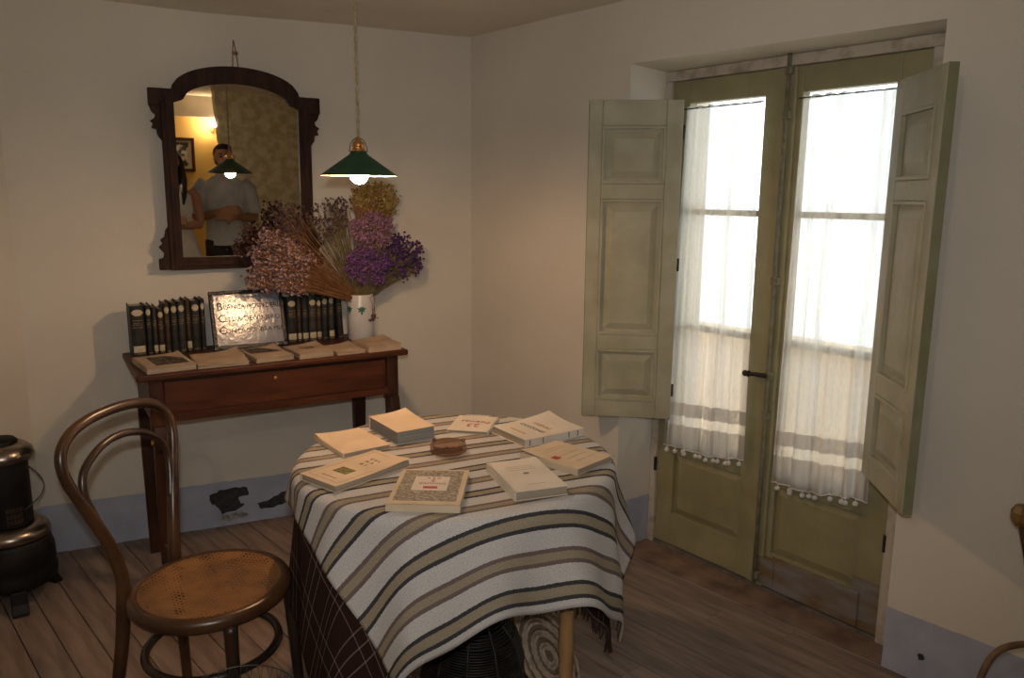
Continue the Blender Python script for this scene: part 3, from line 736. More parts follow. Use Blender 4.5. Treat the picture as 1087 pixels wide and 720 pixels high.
gl = [(-.25, zz(1.228)), (.25, zz(1.228)), (.25, zz(1.853)), (.2125, zz(1.862))] + [(x * 1.01, z + .003) for x, z in reversed(inner)] + [(-.2125, zz(1.862)), (-.25, zz(1.853))]
MB().prism(gl, -.018, -.012).build('mirror_glass', 'mirror', mr)
MB().prism([(-.255, zz(1.2)), (.255, zz(1.2)), (.255, zz(1.86)), (0, zz(1.95)), (-.255, zz(1.86))], -.011, -.002).build('backboard', 'frame_wood', mr)
MB().tube([(-.012, -.012, zz(1.99)), (-.006, .004, zz(2.07)), (0, .012, zz(2.115))], .0022, 6).build('hanging_cord', 'stem_brown', mr)
MB().tube([(.012, -.012, zz(1.99)), (.007, .004, zz(2.07)), (0, .012, zz(2.115))], .0022, 6).build('hanging_cord', 'stem_brown', mr)
MB().ellip((.004, -.003, zz(2.062)), .010, .008, .008, 8, 6).build('knot', 'stem_brown', mr, smooth=True)

# ------------------------------------------------------------------ pendant lamp
LX, LY = -.4800, 2.50
lp = thing('pendant_lamp', 'lit pendant lamp with a green enamel cone shade on a twisted cord', 'lamp', (LX, LY, CEIL))
def zl(z): return z - CEIL
zr = 1.554
cord = []
for i in range(120):
    t = i / 119; cord.append((t, zl(1.66) * t + 0))
for ph in (0, PI):
    MB().tube([(.0026 * math.cos(60 * t + ph), .0026 * math.sin(60 * t + ph), zl(1.655) * t) for t in [i / 150 for i in range(151)]], .0024, 5).build('cord_strand', 'cord', lp, smooth=True)
MB().lathe([(.001, -.022), (.012, -.022), (.032, -.006), (.034, .0), (.001, .0)], 20).build('ceiling_rose', 'white_plaster', lp, smooth=True)
prof = [(.1165, zl(zr)), (.1145, zl(zr + .003)), (.031, zl(zr + .062)), (.026, zl(zr + .066)), (.025, zl(zr + .074))]
sh = MB(); 
po = prof; 
sh.lathe(po, 48, cap=False)
so = sh.build('shade', 'shade_green', lp, smooth=True)
MB().lathe([(r - .0012, z - .0012) for r, z in po], 48, cap=False).build('shade_lining', 'shade_white', so, smooth=True)
MB().tube([(.1165 * math.cos(a), .1165 * math.sin(a), zl(zr)) for a in [2 * PI * i / 48 for i in range(48)]], .0016, 6, closed=True).build('shade_rim', 'shade_green', so, smooth=True)
MB().lathe([(.001, zl(zr + .118)), (.007, zl(zr + .116)), (.009, zl(zr + .106)), (.018, zl(zr + .098)), (.019, zl(zr + .088)), (.016, zl(zr + .085)), (.019, zl(zr + .080)), (.021, zl(zr + .066)), (.018, zl(zr + .04)), (.001, zl(zr + .04))], 20).build('socket', 'brass', lp, smooth=True)
for a0 in (0.2, 0.2 + PI):
    MB().tube([((.027 * math.sin(u)) * math.cos(a0), (.027 * math.sin(u)) * math.sin(a0), zl(zr + .072 + .042 * math.cos(u * 1.0))) for u in [PI / 2 * i / 10 for i in range(11)]], .0016, 6).build('bail', 'iron', lp, smooth=True)
MB().ellip((0, 0, zl(zr + .003)), .029, .029, .030, 20, 14).build('bulb', 'bulb', lp, smooth=True)
MB().tube([(0, 0, zl(zr + .03)), (0, 0, zl(zr + .05))], [.013, .014], 12).build('bulb_neck', 'brass', lp, smooth=True)

# ------------------------------------------------------------------ writing desk (x along its back, front at y = -depth)
BK = L0 + dL * .357 + nL * .112
DW, DD, DH = 1.033, .49, .855
dk = thing('writing_desk', 'dark red-brown wooden writing desk with one wide drawer against the wall', 'desk', BK, A_K)
MB().box(-.005, DW + .005, -DD, 0, DH - .024, DH).build('desk_top', 'mahogany', dk, bevel=.006)
MB().box(.045, DW - .045, -DD + .030, -DD + .048, .668, DH - .024).build('apron_frame', 'mahogany_dark', dk)
dr_ = MB().box(.085, DW - .095, -DD + .016, -DD + .034, .700, DH - .034).build('drawer', 'mahogany', dk, bevel=.003)
MB().box(.034, DW - .034, -DD + .020, -DD + .046, .668, .700).build('lower_rail', 'mahogany', dk, bevel=.004)
MB().box(.040, .058, -DD + .05, -.03, .668, DH - .024).build('side_panel', 'mahogany_dark', dk)
MB().box(DW - .058, DW - .040, -DD + .05, -.03, .668, DH - .024).build('side_panel', 'mahogany_dark', dk)
MB().box(.045, DW - .045, -.045, -.03, .668, DH - .024).build('back_panel', 'mahogany_dark', dk)
kh = MB().ellip((.485, -DD + .014, .790), .008, .004, .011, 12, 8).build('lock_plate', 'brass', dr_, smooth=True)
for sx in (0, 1):
    x = .035 if sx == 0 else DW - .085
    # front leg: square head, scrolled knee, sabre foot
    MB().box(x, x + .05, -DD + .018, -DD + .068, .640, DH - .024).build('leg_head', 'mahogany_dark', dk, bevel=.004)
    side = [(-.010, .66), (.050, .66), (.056, .63), (.060, .600), (.052, .575), (.040, .555), (.022, .40), (.010, .20), (.004, .05), (.0, .0), (-.030, .0), (-.028, .05), (-.022, .20), (-.012, .40), (-.012, .55)]
    lg = MB(); n_ = len(side)
    ya = -DD + .050
    vs_ = [(x + .004, ya - p + .0, z) for p, z in side] + [(x + .046, ya - p, z) for p, z in side]
    lg.add(vs_, [tuple(range(n_)), tuple(range(2 * n_ - 1, n_ - 1, -1))] + [(i, (i + 1) % n_, (i + 1) % n_ + n_, i + n_) for i in range(n_)])
    l_ = lg.build('leg', 'mahogany_dark', dk, bevel=.004)
    MB().tube([(x + .0035, ya - .030, .600), (x - .004, ya - .030, .600)] if sx == 0 else [(x + .0465, ya - .030, .600), (x + .052, ya - .030, .600)], .012, 12).build('scroll_boss', 'brass', l_)
    xb = .032 if sx == 0 else DW - .09
    MB().add([(xb, -.075, .67), (xb + .058, -.075, .67), (xb + .058, -.03, .67), (xb, -.03, .67), (xb + .006, -.07, 0), (xb + .046, -.07, 0), (xb + .046, -.035, 0), (xb + .006, -.035, 0)],
             [(0, 1, 2, 3), (7, 6, 5, 4), (0, 4, 5, 1), (1, 5, 6, 2), (2, 6, 7, 3), (3, 7, 4, 0)]).build('leg', 'mahogany_dark', dk, bevel=.003)

def on_desk(x, y, z=0.0):
    c, s = math.cos(A_K), math.sin(A_K)
    return Vector((BK.x + c * x + s * y, BK.y + s * x - c * y, DH + z))
ORD = ['first', 'second', 'third', 'fourth', 'fifth', 'sixth', 'seventh', 'eighth', 'ninth', 'tenth']

# upright books: spine toward the room at y = 0, going back to +depth
def upright(label, x0, w, hgt, yfront, depth, cover, lab_top, lab_bot, gilt, group, lean=0.0):
    p = on_desk(x0 + w / 2, yfront)
    o = thing('bound_book', label, 'book', p, A_K, group)
    o.rotation_euler = Euler((0, lean, A_K), 'XYZ')
    h = w / 2
    mb = MB()
    # rounded spine with two boards
    sec = [(-h, depth), (-h, .004), (-h * .8, .0), (-h * .4, -.004), (0, -.005), (h * .4, -.004), (h * .8, .0), (h, .004), (h, depth), (h - .0025, depth), (h - .0025, .006), (-h + .0025, .006), (-h + .0025, depth)]
    mb.prismz(sec, 0, hgt)
    mb.build('binding', cover, o)
    MB().box(-h + .0026, h - .0026, .0062, depth - .004, .003, hgt - .006).build('page_block', 'pages', o)
    def sp(x): return -.005 + .006 * (abs(x) / h) ** 2 - .0008
    def strip(z0, z1, m, nm, f=.86, mshape=None):
        b = MB(); k = 6
        vs_ = []
        for i in range(k + 1):
            x = -h * f + 2 * h * f * i / k; y = sp(x)
            if mshape:
                q = math.sqrt(max(0.02, 1 - (x / (h * f * 1.02)) ** 2)); zc_ = (z0 + z1) / 2; vs_ += [(x, y, zc_ - (z1 - z0) / 2 * q), (x, y, zc_ + (z1 - z0) / 2 * q)]
            else: vs_ += [(x, y, z0), (x, y, z1)]
        vs_ += [(v[0], v[1] + .0012, v[2]) for v in vs_]
        m2 = 2 * (k + 1)
        fs_ = []
        for i in range(k):
            a = 2 * i; fs_ += [(a, a + 1, a + 3, a + 2), (m2 + a, m2 + a + 2, m2 + a + 3, m2 + a + 1), (a, a + 2, m2 + a + 2, m2 + a), (a + 1, m2 + a + 1, m2 + a + 3, a + 3)]
        fs_ += [(0, m2, m2 + 1, 1), (m2 - 2, m2 - 1, 2 * m2 - 1, 2 * m2 - 2)]
        b.add(vs_, fs_).build(nm, m, o)
    if lab_top: strip(hgt * .80, hgt * .93, 'label', 'title_label', .80, 'round')
    if lab_bot: strip(hgt * .07, hgt * .20, 'label', 'shelf_label', .82)
    if gilt:
        for z in (.56, .61, .645, .70): strip(hgt * z, hgt * z + .0035, 'gilt', 'gilt_band', .7)
        strip(hgt * .035, hgt * .035 + .003, 'gilt', 'gilt_band', .8)
    return o
COV = ['black_cloth', 'brown_leather', 'grey_leather']
left = [(.026, .052, .200, 1, 1, 1, 0), (.081, .021, .200, 1, 0, 1, 0), (.104, .018, .192, 0, 1, 1, 2), (.124, .023, .184, 1, 1, 1, 1), (.149, .022, .204, 1, 0, 1, 1), (.173, .026, .206, 1, 0, 1, 0), (.201, .027, .208, 1, 0, 1, 2), (.230, .020, .214, 0, 1, 1, 1), (.252, .033, .207, 1, 0, 1, 0), (.287, .018, .212, 1, 0, 1, 0)]
for i, (x, w, h, a, b, g, c) in enumerate(left):
    desc = {0: 'thick dark book with oval label at the left end of the desk row'}.get(i, 'dark book, %s from the left in the row left of the tile sign' % ORD[i])
    upright(desc, x, w, h, .098 + rnd.uniform(-.004, .003), .122, COV[c], a, b, g, 'bound books left of the sign')
right = [(.640, .041, .198, 1, 1, 1, 0), (.683, .019, .196, 0, 1, 1, 1), (.704, .028, .196, 0, 1, 1, 0), (.734, .034, .198, 1, 1, 1, 2), (.770, .022, .192, 1, 1, 1, 1), (.794, .028, .198, 1, 0, 1, 0), (.824, .026, .200, 1, 1, 1, 2)]
for i, (x, w, h, a, b, g, c) in enumerate(right):
    upright('dark book, %s from the left in the row right of the tile sign' % ORD[i], x, w, h, .104 + rnd.uniform(-.003, .003), .098, COV[c], a, b, g, 'bound books right of the sign')
upright('tallest dark book leaning at the right end of the row, beside the white vase', .866, .027, .222, .104, .098, 'black_cloth', 1, 0, 1, 'bound books right of the sign', lean=R(-2.5))

# tile sign
sg = thing('tile_sign', 'glazed white tile sign with black capital lettering in a black frame', 'sign', on_desk(.474, .150), A_K)
sg.rotation_euler = Euler((R(-18.6), 0, A_K - R(1.2)), 'XYZ')
W2, HH = .150, .248
MB().box(-W2 + .012, W2 - .012, -.010, .004, .014, HH - .012).build('tile', 'tile', sg, bevel=.002)
fm = [(-W2, W2, 0, .018), (-W2, W2, HH - .016, HH)]
for a, b, c, d in fm: MB().box(a, b, -.014, .006, c, d).build('frame_bar', 'tile_frame', sg, bevel=.003)
for a, b in ((-W2, -W2 + .016), (W2 - .016, W2)): MB().box(a, b, -.014, .006, .0185, HH - .0165).build('frame_bar', 'tile_frame', sg, bevel=.003)
RX = Matrix.Rotation(R(90), 4, 'X')
for big, rest, z, x in (('B', 'LANCA HOSPEDERIA', .178, -.124), ('C', 'ELDA DE VIAJERO', .127, -.124), ('C', 'ON LA SOMBRA MIA!', .077, -.124)):
    lettering('lettering', big, .046, 'tile_ink', sg, Matrix.Translation((x, -.0106, z + .003)) @ RX, 'LEFT')
    lettering('lettering', rest, .0275, 'tile_ink', sg, Matrix.Translation((x + .027, -.0106, z)) @ RX, 'LEFT', spacing=.93 if len(rest) > 15 else 1.05)
sq = MB()
for i in range(9): sq.box(.075 + i * .005, .078 + i * .005, -.0107, -.0103, .036, .039 + .003 * (i % 3 == 0))
sq.build('signature', 'grey_ink', sg)

# ------------------------------------------------------------------ flat paper books
def flat_book(name, label, pos, ang, w, l, t, cover='paper', pages='pages', spine='x-', curl=0.0, group=None, ragged=0.0, curl_corner=(1, 1), seed=1):
    o = thing(name, label, 'book', pos, ang, group)
    rs = random.Random(seed)
    ct = .0012
    MB().box(-w / 2 + .003, w / 2 - .003, -l / 2 + .003, l / 2 - .003, ct, t - ct).build('page_block', pages, o)
    mb = MB(); k = 8
    def top(u, v):
        x = -w / 2 + w * u; y = -l / 2 + l * v
        cu = u if curl_corner[0] > 0 else 1 - u; cv = v if curl_corner[1] > 0 else 1 - v
        z = t + curl * max(0, cu + cv - 1.25) ** 2 * 3 + curl * .25 * max(0, cu - .6) ** 2
        if ragged and (u in (0, 1) or v in (0, 1)): x += rs.uniform(-ragged, ragged); y += rs.uniform(-ragged, ragged)
        return x, y, z
    vs_ = [top(i / k, j / k) for j in range(k + 1) for i in range(k + 1)]
    n_ = len(vs_); vs_ += [(x, y, z - ct) for x, y, z in vs_]
    fs_ = []
    for j in range(k):
        for i in range(k):
            a = j * (k + 1) + i; fs_ += [(a, a + 1, a + k + 2, a + k + 1), (n_ + a, n_ + a + k + 1, n_ + a + k + 2, n_ + a + 1)]
    rim = [i for i in range(k + 1)] + [(j + 1) * (k + 1) - 1 for j in range(1, k + 1)] + [k * (k + 1) + i for i in range(k - 1, -1, -1)] + [j * (k + 1) for j in range(k - 1, 0, -1)]
    for a, b in zip(rim, rim[1:] + rim[:1]): fs_.append((a, n_ + a, n_ + b, b))
    mb.add(vs_, fs_)
    mb.box(-w / 2, w / 2, -l / 2, l / 2, 0, ct)
    e = .002
    if spine == 'x-': mb.box(-w / 2 - e, -w / 2 + e, -l / 2, l / 2, 0, t)
    if spine == 'x+': mb.box(w / 2 - e, w / 2 + e, -l / 2, l / 2, 0, t)
    if spine == 'y-': mb.box(-w / 2, w / 2, -l / 2 - e, -l / 2 + e, 0, t)
    if spine == 'y+': mb.box(-w / 2, w / 2, l / 2 - e, l / 2 + e, 0, t)
    mb.build('cover', cover, o)
    return o
def plate(o, nm, m, x0, x1, y0, y1, z, th=.0004): return MB().box(x0, x1, y0, y1, z, z + th).build(nm, m, o)
def ftext(o, txt, size, m, x, y, z, rot=0.0, spacing=1.0):
    return lettering('lettering', txt, size, m, o, Matrix.Translation((x, y, z)) @ Matrix.Rotation(rot, 4, 'Z'), spacing=spacing)

# booklets along the front of the desk
g = 'old booklets along the desk front'
def dpos(x, y): return on_desk(x, y, .0005)
b = flat_book('booklet', 'booklet with a dark engraved cover at the left end of the desk', dpos(.108, .345), A_K + R(6), .170, .245, .020, 'paper_brown', curl=.004, group=g)
plate(b, 'engraving', 'dark_print', -.045, .070, -.080, .085, .0204)
b = flat_book('booklet', 'ragged cream booklet with torn edges, in front of the tile sign', dpos(.304, .352), A_K - R(2), .182, .235, .012, 'paper_brown', curl=.010, group=g, ragged=.006, seed=4)
b = flat_book('booklet', 'booklet with a dark landscape photograph on its cover, in front of the tile sign', dpos(.486, .345), A_K + R(4), .146, .235, .016, 'paper_brown', curl=.006, group=g, ragged=.003, seed=5)
plate(b, 'photograph', 'dark_print', -.062, .062, -.005, .100, .0165)
b = flat_book('booklet', 'booklet with a small brown round emblem, in front of the right-hand books', dpos(.648, .372), A_K + R(4), .140, .200, .020, 'paper_brown', curl=.007, group=g, ragged=.002, seed=6)
em = MB().lathe([(.001, .0204), (.032, .0204), (.032, .0209), (.001, .0209)], 20, c=(0, .02, 0), sx=1.0, sy=.7).build('emblem', 'brown_print', b)
b = flat_book('booklet', 'thin plain booklet lying between the emblem booklet and the paper pile', dpos(.792, .385), A_K + R(4), .122, .175, .012, 'paper_brown', curl=.006, group=g)
b = flat_book('booklet', 'thicker plain tan booklet at the right end of the desk, below the vase', dpos(.938, .385), A_K + R(3), .148, .185, .026, 'paper_brown', 'paper_brown', curl=.006, group=g, ragged=.002)

# ------------------------------------------------------------------ vase and dried flowers
vp = on_desk(.955, .150)
va = thing('vase', 'white cylindrical china vase with small green painted leaves on the desk', 'vase', vp, A_K)
RV, HV = .058, .203
MB().lathe([(.001, 0), (RV - .004, 0), (RV, .004), (RV, HV - .003), (RV - .002, HV), (RV - .005, HV - .003), (RV - .006, .01), (.001, .01)], 40).build('body', 'china', va, smooth=True)
def leafmark(ang, z, rot, ln):
    b_ = MB(); w_ = ln * .22; vs_ = []
    for (u, v) in ((0, 0), (.35, w_), (.7, w_ * .8), (1, 0), (.7, -w_ * .8), (.35, -w_)):
        du = u * ln; x = du * math.cos(rot) - v * math.sin(rot); y = du * math.sin(rot) + v * math.cos(rot)
        a = ang + x / RV; vs_.append(((RV + .0003) * math.cos(a), (RV + .0003) * math.sin(a), z + y))
    vs_ += [(v[0] * 1.006, v[1] * 1.006, v[2]) for v in vs_]
    n_ = 6; b_.add(vs_, [tuple(range(n_)), tuple(range(2 * n_ - 1, n_ - 1, -1))] + [(i, (i + 1) % n_, (i + 1) % n_ + n_, i + n_) for i in range(n_)])
    b_.build('painted_leaf', 'china_green', va)
camdir = math.atan2(-vp.y, -vp.x) - A_K
for a0 in (camdir + .12, camdir - .95):
    for rt, ln in ((150, .022), (110, .020), (70, .020), (30, .022), (-90, .022), (200, .018), (-20, .016)): leafmark(a0, .135, R(rt), ln)

def bunch(name, label, center_fn, n, stem_m, flor_m, rad, per=6, spread=.012, stem_r=.0012, nst=None, seed=1, root=None):
    """stems rising from the vase mouth; florets clustered round each tip"""
    rs = random.Random(seed)
    o = thing(name, label, 'dried flowers', (vp.x, vp.y, vp.z + HV), A_K, 'dried flowers in the china vase')
    st = MB(); fl2 = MB()
    for i in range(n):
        tip, bend = center_fn(rs)
        tip = Vector(tip)
        r0 = Vector((rs.uniform(-.028, .028), rs.uniform(-.028, .028), -.04))
        if root: r0 = Vector(root)
        mid = r0.lerp(tip, .55) + Vector(bend)
        pts = []
        for j in range(6):
            t = j / 5; pts.append(r0 * (1 - t) ** 2 + mid * 2 * t * (1 - t) + tip * t * t)
        if nst is None or i < nst: st.tube(pts, [stem_r, stem_r, stem_r * .9, stem_r * .8, stem_r * .7, stem_r * .6], 4)
        for q in range(per):
            c = tip + Vector((rs.gauss(0, spread), rs.gauss(0, spread), rs.gauss(0, spread)))
            if rs.random() < .35: st.tube([pts[4], c], stem_r * .5, 3)
            fl2.octa(c, rad * rs.uniform(.6, 1.25), rs.uniform(.6, 1.2))
    stuff(st.build('stems', stem_m, o)); stuff(fl2.build('florets', flor_m, o))
    return o
# local frame: x along the desk (right), y toward the wall, z up from the vase mouth (z=1.058 world)
def fan(a0, a1, r0, r1, y0, y1, bend=(0, 0, .02), zscale=1.0):
    def f(rs):
        a = R(rs.uniform(a0, a1)); r = rs.uniform(r0, r1)
        return (r * math.cos(a), rs.uniform(y0, y1), r * math.sin(a) * zscale), bend
    return f
bunch('dried_statice', 'pinkish-brown dried flower bunch fanning out to the left of the vase', fan(143, 173, .27, .50, -.09, .02, (-.02, 0, .03)), 250, 'stem_brown', 'f_pink', .0066, 7, .015, .0014, seed=2)
bunch('dried_statice', 'dusky purple-brown sprays behind the pinkish bunch, below the mirror corner', fan(126, 170, .36, .50, -.03, .06, (-.01, 0, .03)), 70, 'stem_brown', 'f_brown', .0062, 8, .013, .0012, seed=3)
def spikes(rs):
    a = R(rs.uniform(100, 128)); r = rs.uniform(.30, .43); return (r * math.cos(a) + .02, rs.uniform(-.04, .04), r * math.sin(a)), (0, 0, 0)
bunch('dried_grass', 'greenish dry grass stalks with dark spikes at the middle of the bouquet', spikes, 60, 'stem_green', 'f_brown', .006, 5, .012, .0014, seed=4)
def blob(cx, cy, cz, rx, ry, rz):
    def f(rs):
        while True:
            v = Vector((rs.uniform(-1, 1), rs.uniform(-1, 1), rs.uniform(-1, 1)))
            if .35 < v.length < 1: break
        return (cx + v.x * rx, cy + v.y * ry, cz + v.z * rz), (0, 0, .01)
    return f
bunch('dried_statice', 'mauve-pink dried flower heads in the upper middle of the bouquet', blob(.045, -.05, .275, .098, .06, .080), 150, 'stem_green', 'f_mauve', .0066, 7, .010, .0012, seed=5)
bunch('dried_statice', 'violet dried flower heads low in the middle, just above the vase', blob(.025, -.06, .135, .095, .05, .095), 150, 'stem_green', 'f_violet', .0066, 7, .010, .0012, seed=6)
bunch('dried_statice', 'deep purple dried flower sprays reaching out to the right of the vase', blob(.185, -.02, .160, .125, .06, .095), 130, 'stem_green', 'f_purple', .0072, 6, .010, .0012, seed=7)
bunch('dried_yarrow', 'mustard yellow dried flower clusters at the top of the bouquet, under the lamp', blob(.100, .05, .415, .108, .045, .080), 130, 'stem_brown', 'f_yellow', .0062, 8, .011, .0012, seed=8)
bunch('drooping_sprig', 'small wilted purple sprig hanging down over the front of the vase', lambda rs: ((.040 + rs.gauss(0, .003), -.058, -.105), (.03, -.045, .13)), 3, 'stem_brown', 'f_brown', .007, 6, .008, .0013, seed=9)

# ------------------------------------------------------------------ round table and its cloths
TC = Vector((-.16, 2.18, 0)); TH = .748
tb = thing('round_table', 'round table with bamboo legs under a striped blanket', 'table', TC)
MB().lathe([(.001, .722), (.430, .722), (.440, .726), (.440, .738), (.434, .742), (.001, .742)], 56).build('table_top', 'bamboo', tb, smooth=False)
MB().lathe([(.385, .655), (.400, .655), (.400, .721), (.385, .721)], 48, cap=False).build('apron', 'bamboo', tb)
LEGS = [(.152, 1.925), (.0, 2.50), (-.475, 2.40), (-.40, 1.86)]
for (lx, ly) in LEGS:
    zs = [0, .10, .115, .13, .29, .305, .32, .46, .475, .49, .62, .66]
    rs_ = [.020, .0205, .0235, .0205, .020, .0235, .0205, .020, .0235, .020, .0205, .021]
    l_ = MB().tube([(lx - TC.x, ly - TC.y, z) for z in zs], rs_, 14).build('leg', 'bamboo', tb, smooth=True)

def fold(th):
    return .50 * math.sin(8 * th + 1.1) + .35 * math.sin(5 * th - .6) + .40 * math.sin(15 * th + 2)
def drape(name, label, ang, u0, u1, v0, v1, R0, h, m, res, off, group=None, flare=.035, amp=.17):
    ud = Vector((math.cos(ang), math.sin(ang))); vd = Vector((math.sin(ang), -math.cos(ang)))
    o = thing(name, label, 'tablecloth', (TC.x, TC.y, 0))
    bb = .028
    def place(u, v):
        p = ud * u + vd * v; r = p.length; th = math.atan2(p.y, p.x)
        s = r - (R0 - bb)
        if s <= 0: return Vector((p.x, p.y, h + .0012 * math.sin(14 * p.x + 9 * p.y) * min(1, -s * 8)))
        if s < bb * PI / 2:
            f = s / bb; rad = R0 - bb + bb * math.sin(f); z = h - bb * (1 - math.cos(f))
        else:
            l = s - bb * PI / 2; a = min(amp * l, .045)
            rad = R0 + flare * l + a * .8 * (fold(th) + 1.2); z = h - bb - l * (.975 - .055 * math.sin(15 * th + 2) - .03 * math.sin(8 * th + 1.1))
        rad += off
        return Vector((rad * math.cos(th), rad * math.sin(th), max(z, .012)))
    nu = int((u1 - u0) / res); nv = int((v1 - v0) / res); mb = MB(); uvc = []
    for j in range(nv + 1):
        for i in range(nu + 1):
            u = u0 + (u1 - u0) * i / nu; v = v0 + (v1 - v0) * j / nv
            mb.v.append(tuple(place(u, v))); uvc.append((u, v))
    for j in range(nv):
        for i in range(nu):
            a = j * (nu + 1) + i; mb.f.append((a, a + 1, a + nu + 2, a + nu + 1))
    c = mb.build('cloth', m, o, smooth=True)
    me = c.data; ul = me.uv_layers.new(name='UVMap')
    for p in me.polygons:
        for li in p.loop_indices: u, v = uvc[me.loops[li].vertex_index]; ul.data[li].uv = (u - u0, v1 - v)
    sd = c.modifiers.new('thickness', 'SOLIDIFY'); sd.thickness = .003; sd.offset = 0
    return o, place
brown, bplace = drape('plaid_undercloth', 'dark brown checked woollen undercloth with fringe, hanging below the striped blanket', R(21), -.86, .60, -.56, .648, .447, .745, 'plaid', .013, -.006, amp=.06)
fg = MB(); rs = random.Random(12)
edge_pts = [(.60, -.2 + .84 * i / 60) for i in range(61)] + [(-.80 + 1.40 * i / 110, .648) for i in range(111)]
for (u, v) in edge_pts:
    p = bplace(u, v)
    q = p + Vector((rs.uniform(-.008, .008), rs.uniform(-.008, .008), -.028 - rs.random() * .02))
    fg.tube([p, p.lerp(q, .5) + Vector((rs.uniform(-.003, .003), rs.uniform(-.003, .003), 0)), q], [.0022, .0026, .0012], 4)
stuff(fg.build('fringe', 'fringe', brown))
tl = MB(); cp = bplace(.595, .642)
for i in range(14):
    q = cp + Vector((rs.uniform(-.012, .012), rs.uniform(-.012, .012), -.06)); tl.tube([cp, cp.lerp(q, .5), q], [.003, .003, .0012], 4)
tl.build('corner_tassel', 'fringe', brown)
blk, kplace = drape('striped_blanket', 'white wool blanket with charcoal, beige and brown stripes spread over the round table', R(26), -.53, .63, -.56, .682, .455, .753, 'blanket', .0105, .006)
TZ = .7552

# books on the table
g = 'old books laid round the table'
def tpos(x, y): return (x, y, TZ)
b = flat_book('paperback', 'plain tan paperback at the left of the table, its corner behind the green-picture book', tpos(-.479, 2.276), R(37), .150, .208, .014, 'paper_tan', curl=.004, group=g, curl_corner=(-1, 1))
b = flat_book('paperback', 'tan paperback with a small green picture on its cover, left of the table', tpos(-.416, 2.028), R(51 - 90), .146, .258, .018, 'paper_tan', spine='x-', curl=.004, group=g)
plate(b, 'cover_picture', 'green_print', -.028, .024, -.060, -.022, .0185)
for i, (tx, yy) in enumerate((('C A L', .066), ('M  A', .044), ('M Y', .022))): ftext(b, tx, .017, 'brown_ink', 0, yy, .0186)
for x0, x1, y0, y1 in ((-.058, .058, .112, .1128), (-.058, .058, -.112, -.1112), (-.058, -.0572, -.112, .112), (.0572, .058, -.112, .112)): plate(b, 'rule', 'brown_ink', x0, x1, y0, y1, .0184, .0002)
plate(b, 'imprint', 'brown_ink', -.03, .03, -.094, -.091, .0184, .0002)
b = flat_book('paperback', 'thick grey-edged book with a loose curling cover at the back of the table', tpos(-.346, 2.393), R(34), .130, .205, .040, 'paper_tan', 'pages_grey', spine='y+', curl=.006, group=g, curl_corner=(1, 1))
b = flat_book('paperback', 'cream book with a grey ornamental cover border and red title, nearest the table front', tpos(-.204, 1.890), R(-2), .178, .245, .018, 'paper', spine='y-', curl=.0, group=g)
plate(b, 'ornament_border', 'ornament', -.078, .076, -.098, .112, .0182)
plate(b, 'title_panel', 'paper_pale', -.045, .045, -.030, .066, .0186)
ftext(b, 'A E D', .015, 'red_ink', .004, .054, .0190); ftext(b, 'E', .022, 'red_ink', .004, .036, .0190); ftext(b, 'CAMINOS', .0155, 'red_ink', .004, .016, .0190)
plate(b, 'red_block', 'red_ink', -.016, .020, -.018, -.004, .0190)
b = flat_book('paperback', 'thin pale book with red handwritten-style title at the back of the table', tpos(-.124, 2.476), R(-10), .134, .172, .010, 'paper_pale', spine='x+', curl=.0, group=g)
t_ = ftext(b, '23', .046, 'red_ink', .004, -.022, .0104, R(180)); ftext(b, 'Poemas', .032, 'red_ink', .004, .018, .0104, R(176))
b = flat_book('paperback', 'pale paperback with a raised back corner and faded grey title, back right of the table', tpos(.084, 2.395), R(35), .228, .180, .024, 'paper_pale', spine='y-', curl=.009, group=g, curl_corner=(1, 1))
ftext(b, 'NUEVAS', .024, 'orange_ink', .016, 0, .0245, R(-90)); ftext(b, 'CANCIONES', .022, 'grey_ink', -.022, 0, .0245, R(-90))
plate(b, 'imprint', 'orange_ink', -.080, -.074, -.04, .04, .0244, .0002)
for x in (-.10, -.05, .05, .085): plate(b, 'spine_mark', 'grey_ink', x, x + .004, -.0925, -.0915, .004, .018)
b = flat_book('paperback', 'tan-edged paperback with a small red square on its cover, right edge of the table', tpos(.158, 2.150), R(48), .160, .205, .018, 'paper', spine='x-', curl=.006, group=g, curl_corner=(-1, 1))
plate(b, 'red_square', 'red_ink', -.058, -.036, -.012, .012, .0186)
for y in (.06, .045, .0, -.03, -.06): plate(b, 'printed_line', 'faint_ink', -.030, .055, y, y + .0025, .0185, .0002)
b = flat_book('paperback', 'grey-cream book with a tiny dark emblem on its cover, front right of the table', tpos(.040, 1.968), R(20), .142, .226, .024, 'paper_pale', spine='x-', curl=.002, group=g)
MB().lathe([(.001, .0244), (.008, .0244), (.008, .0247), (.001, .0247)], 12, c=(.002, .005, 0), sx=1.1, sy=.8).build('emblem', 'grey_ink', b)
for y in (.058, .045, .032): plate(b, 'printed_line', 'faint_ink', -.038, .040, y, y + .0022, .0244, .0002)
plate(b, 'printed_line', 'faint_ink', -.025, .026, -.075, -.0728, .0244, .0002)

# ashtray
at = thing('ashtray', 'round amber glass ashtray in the middle of the table', 'ashtray', (-.184, 2.208, TZ))
MB().lathe([(.001, .001), (.046, .001), (.053, .006), (.053, .026), (.050, .030), (.046, .028), (.043, .012), (.036, .008), (.001, .008)], 40).build('bowl', 'amber', at, smooth=True)
for a in (30, 150, 270):
    MB().ellip((.050 * math.cos(R(a)), .050 * math.sin(R(a)), .030), .007, .007, .006, 10, 6).build('rest', 'amber', at, smooth=True)

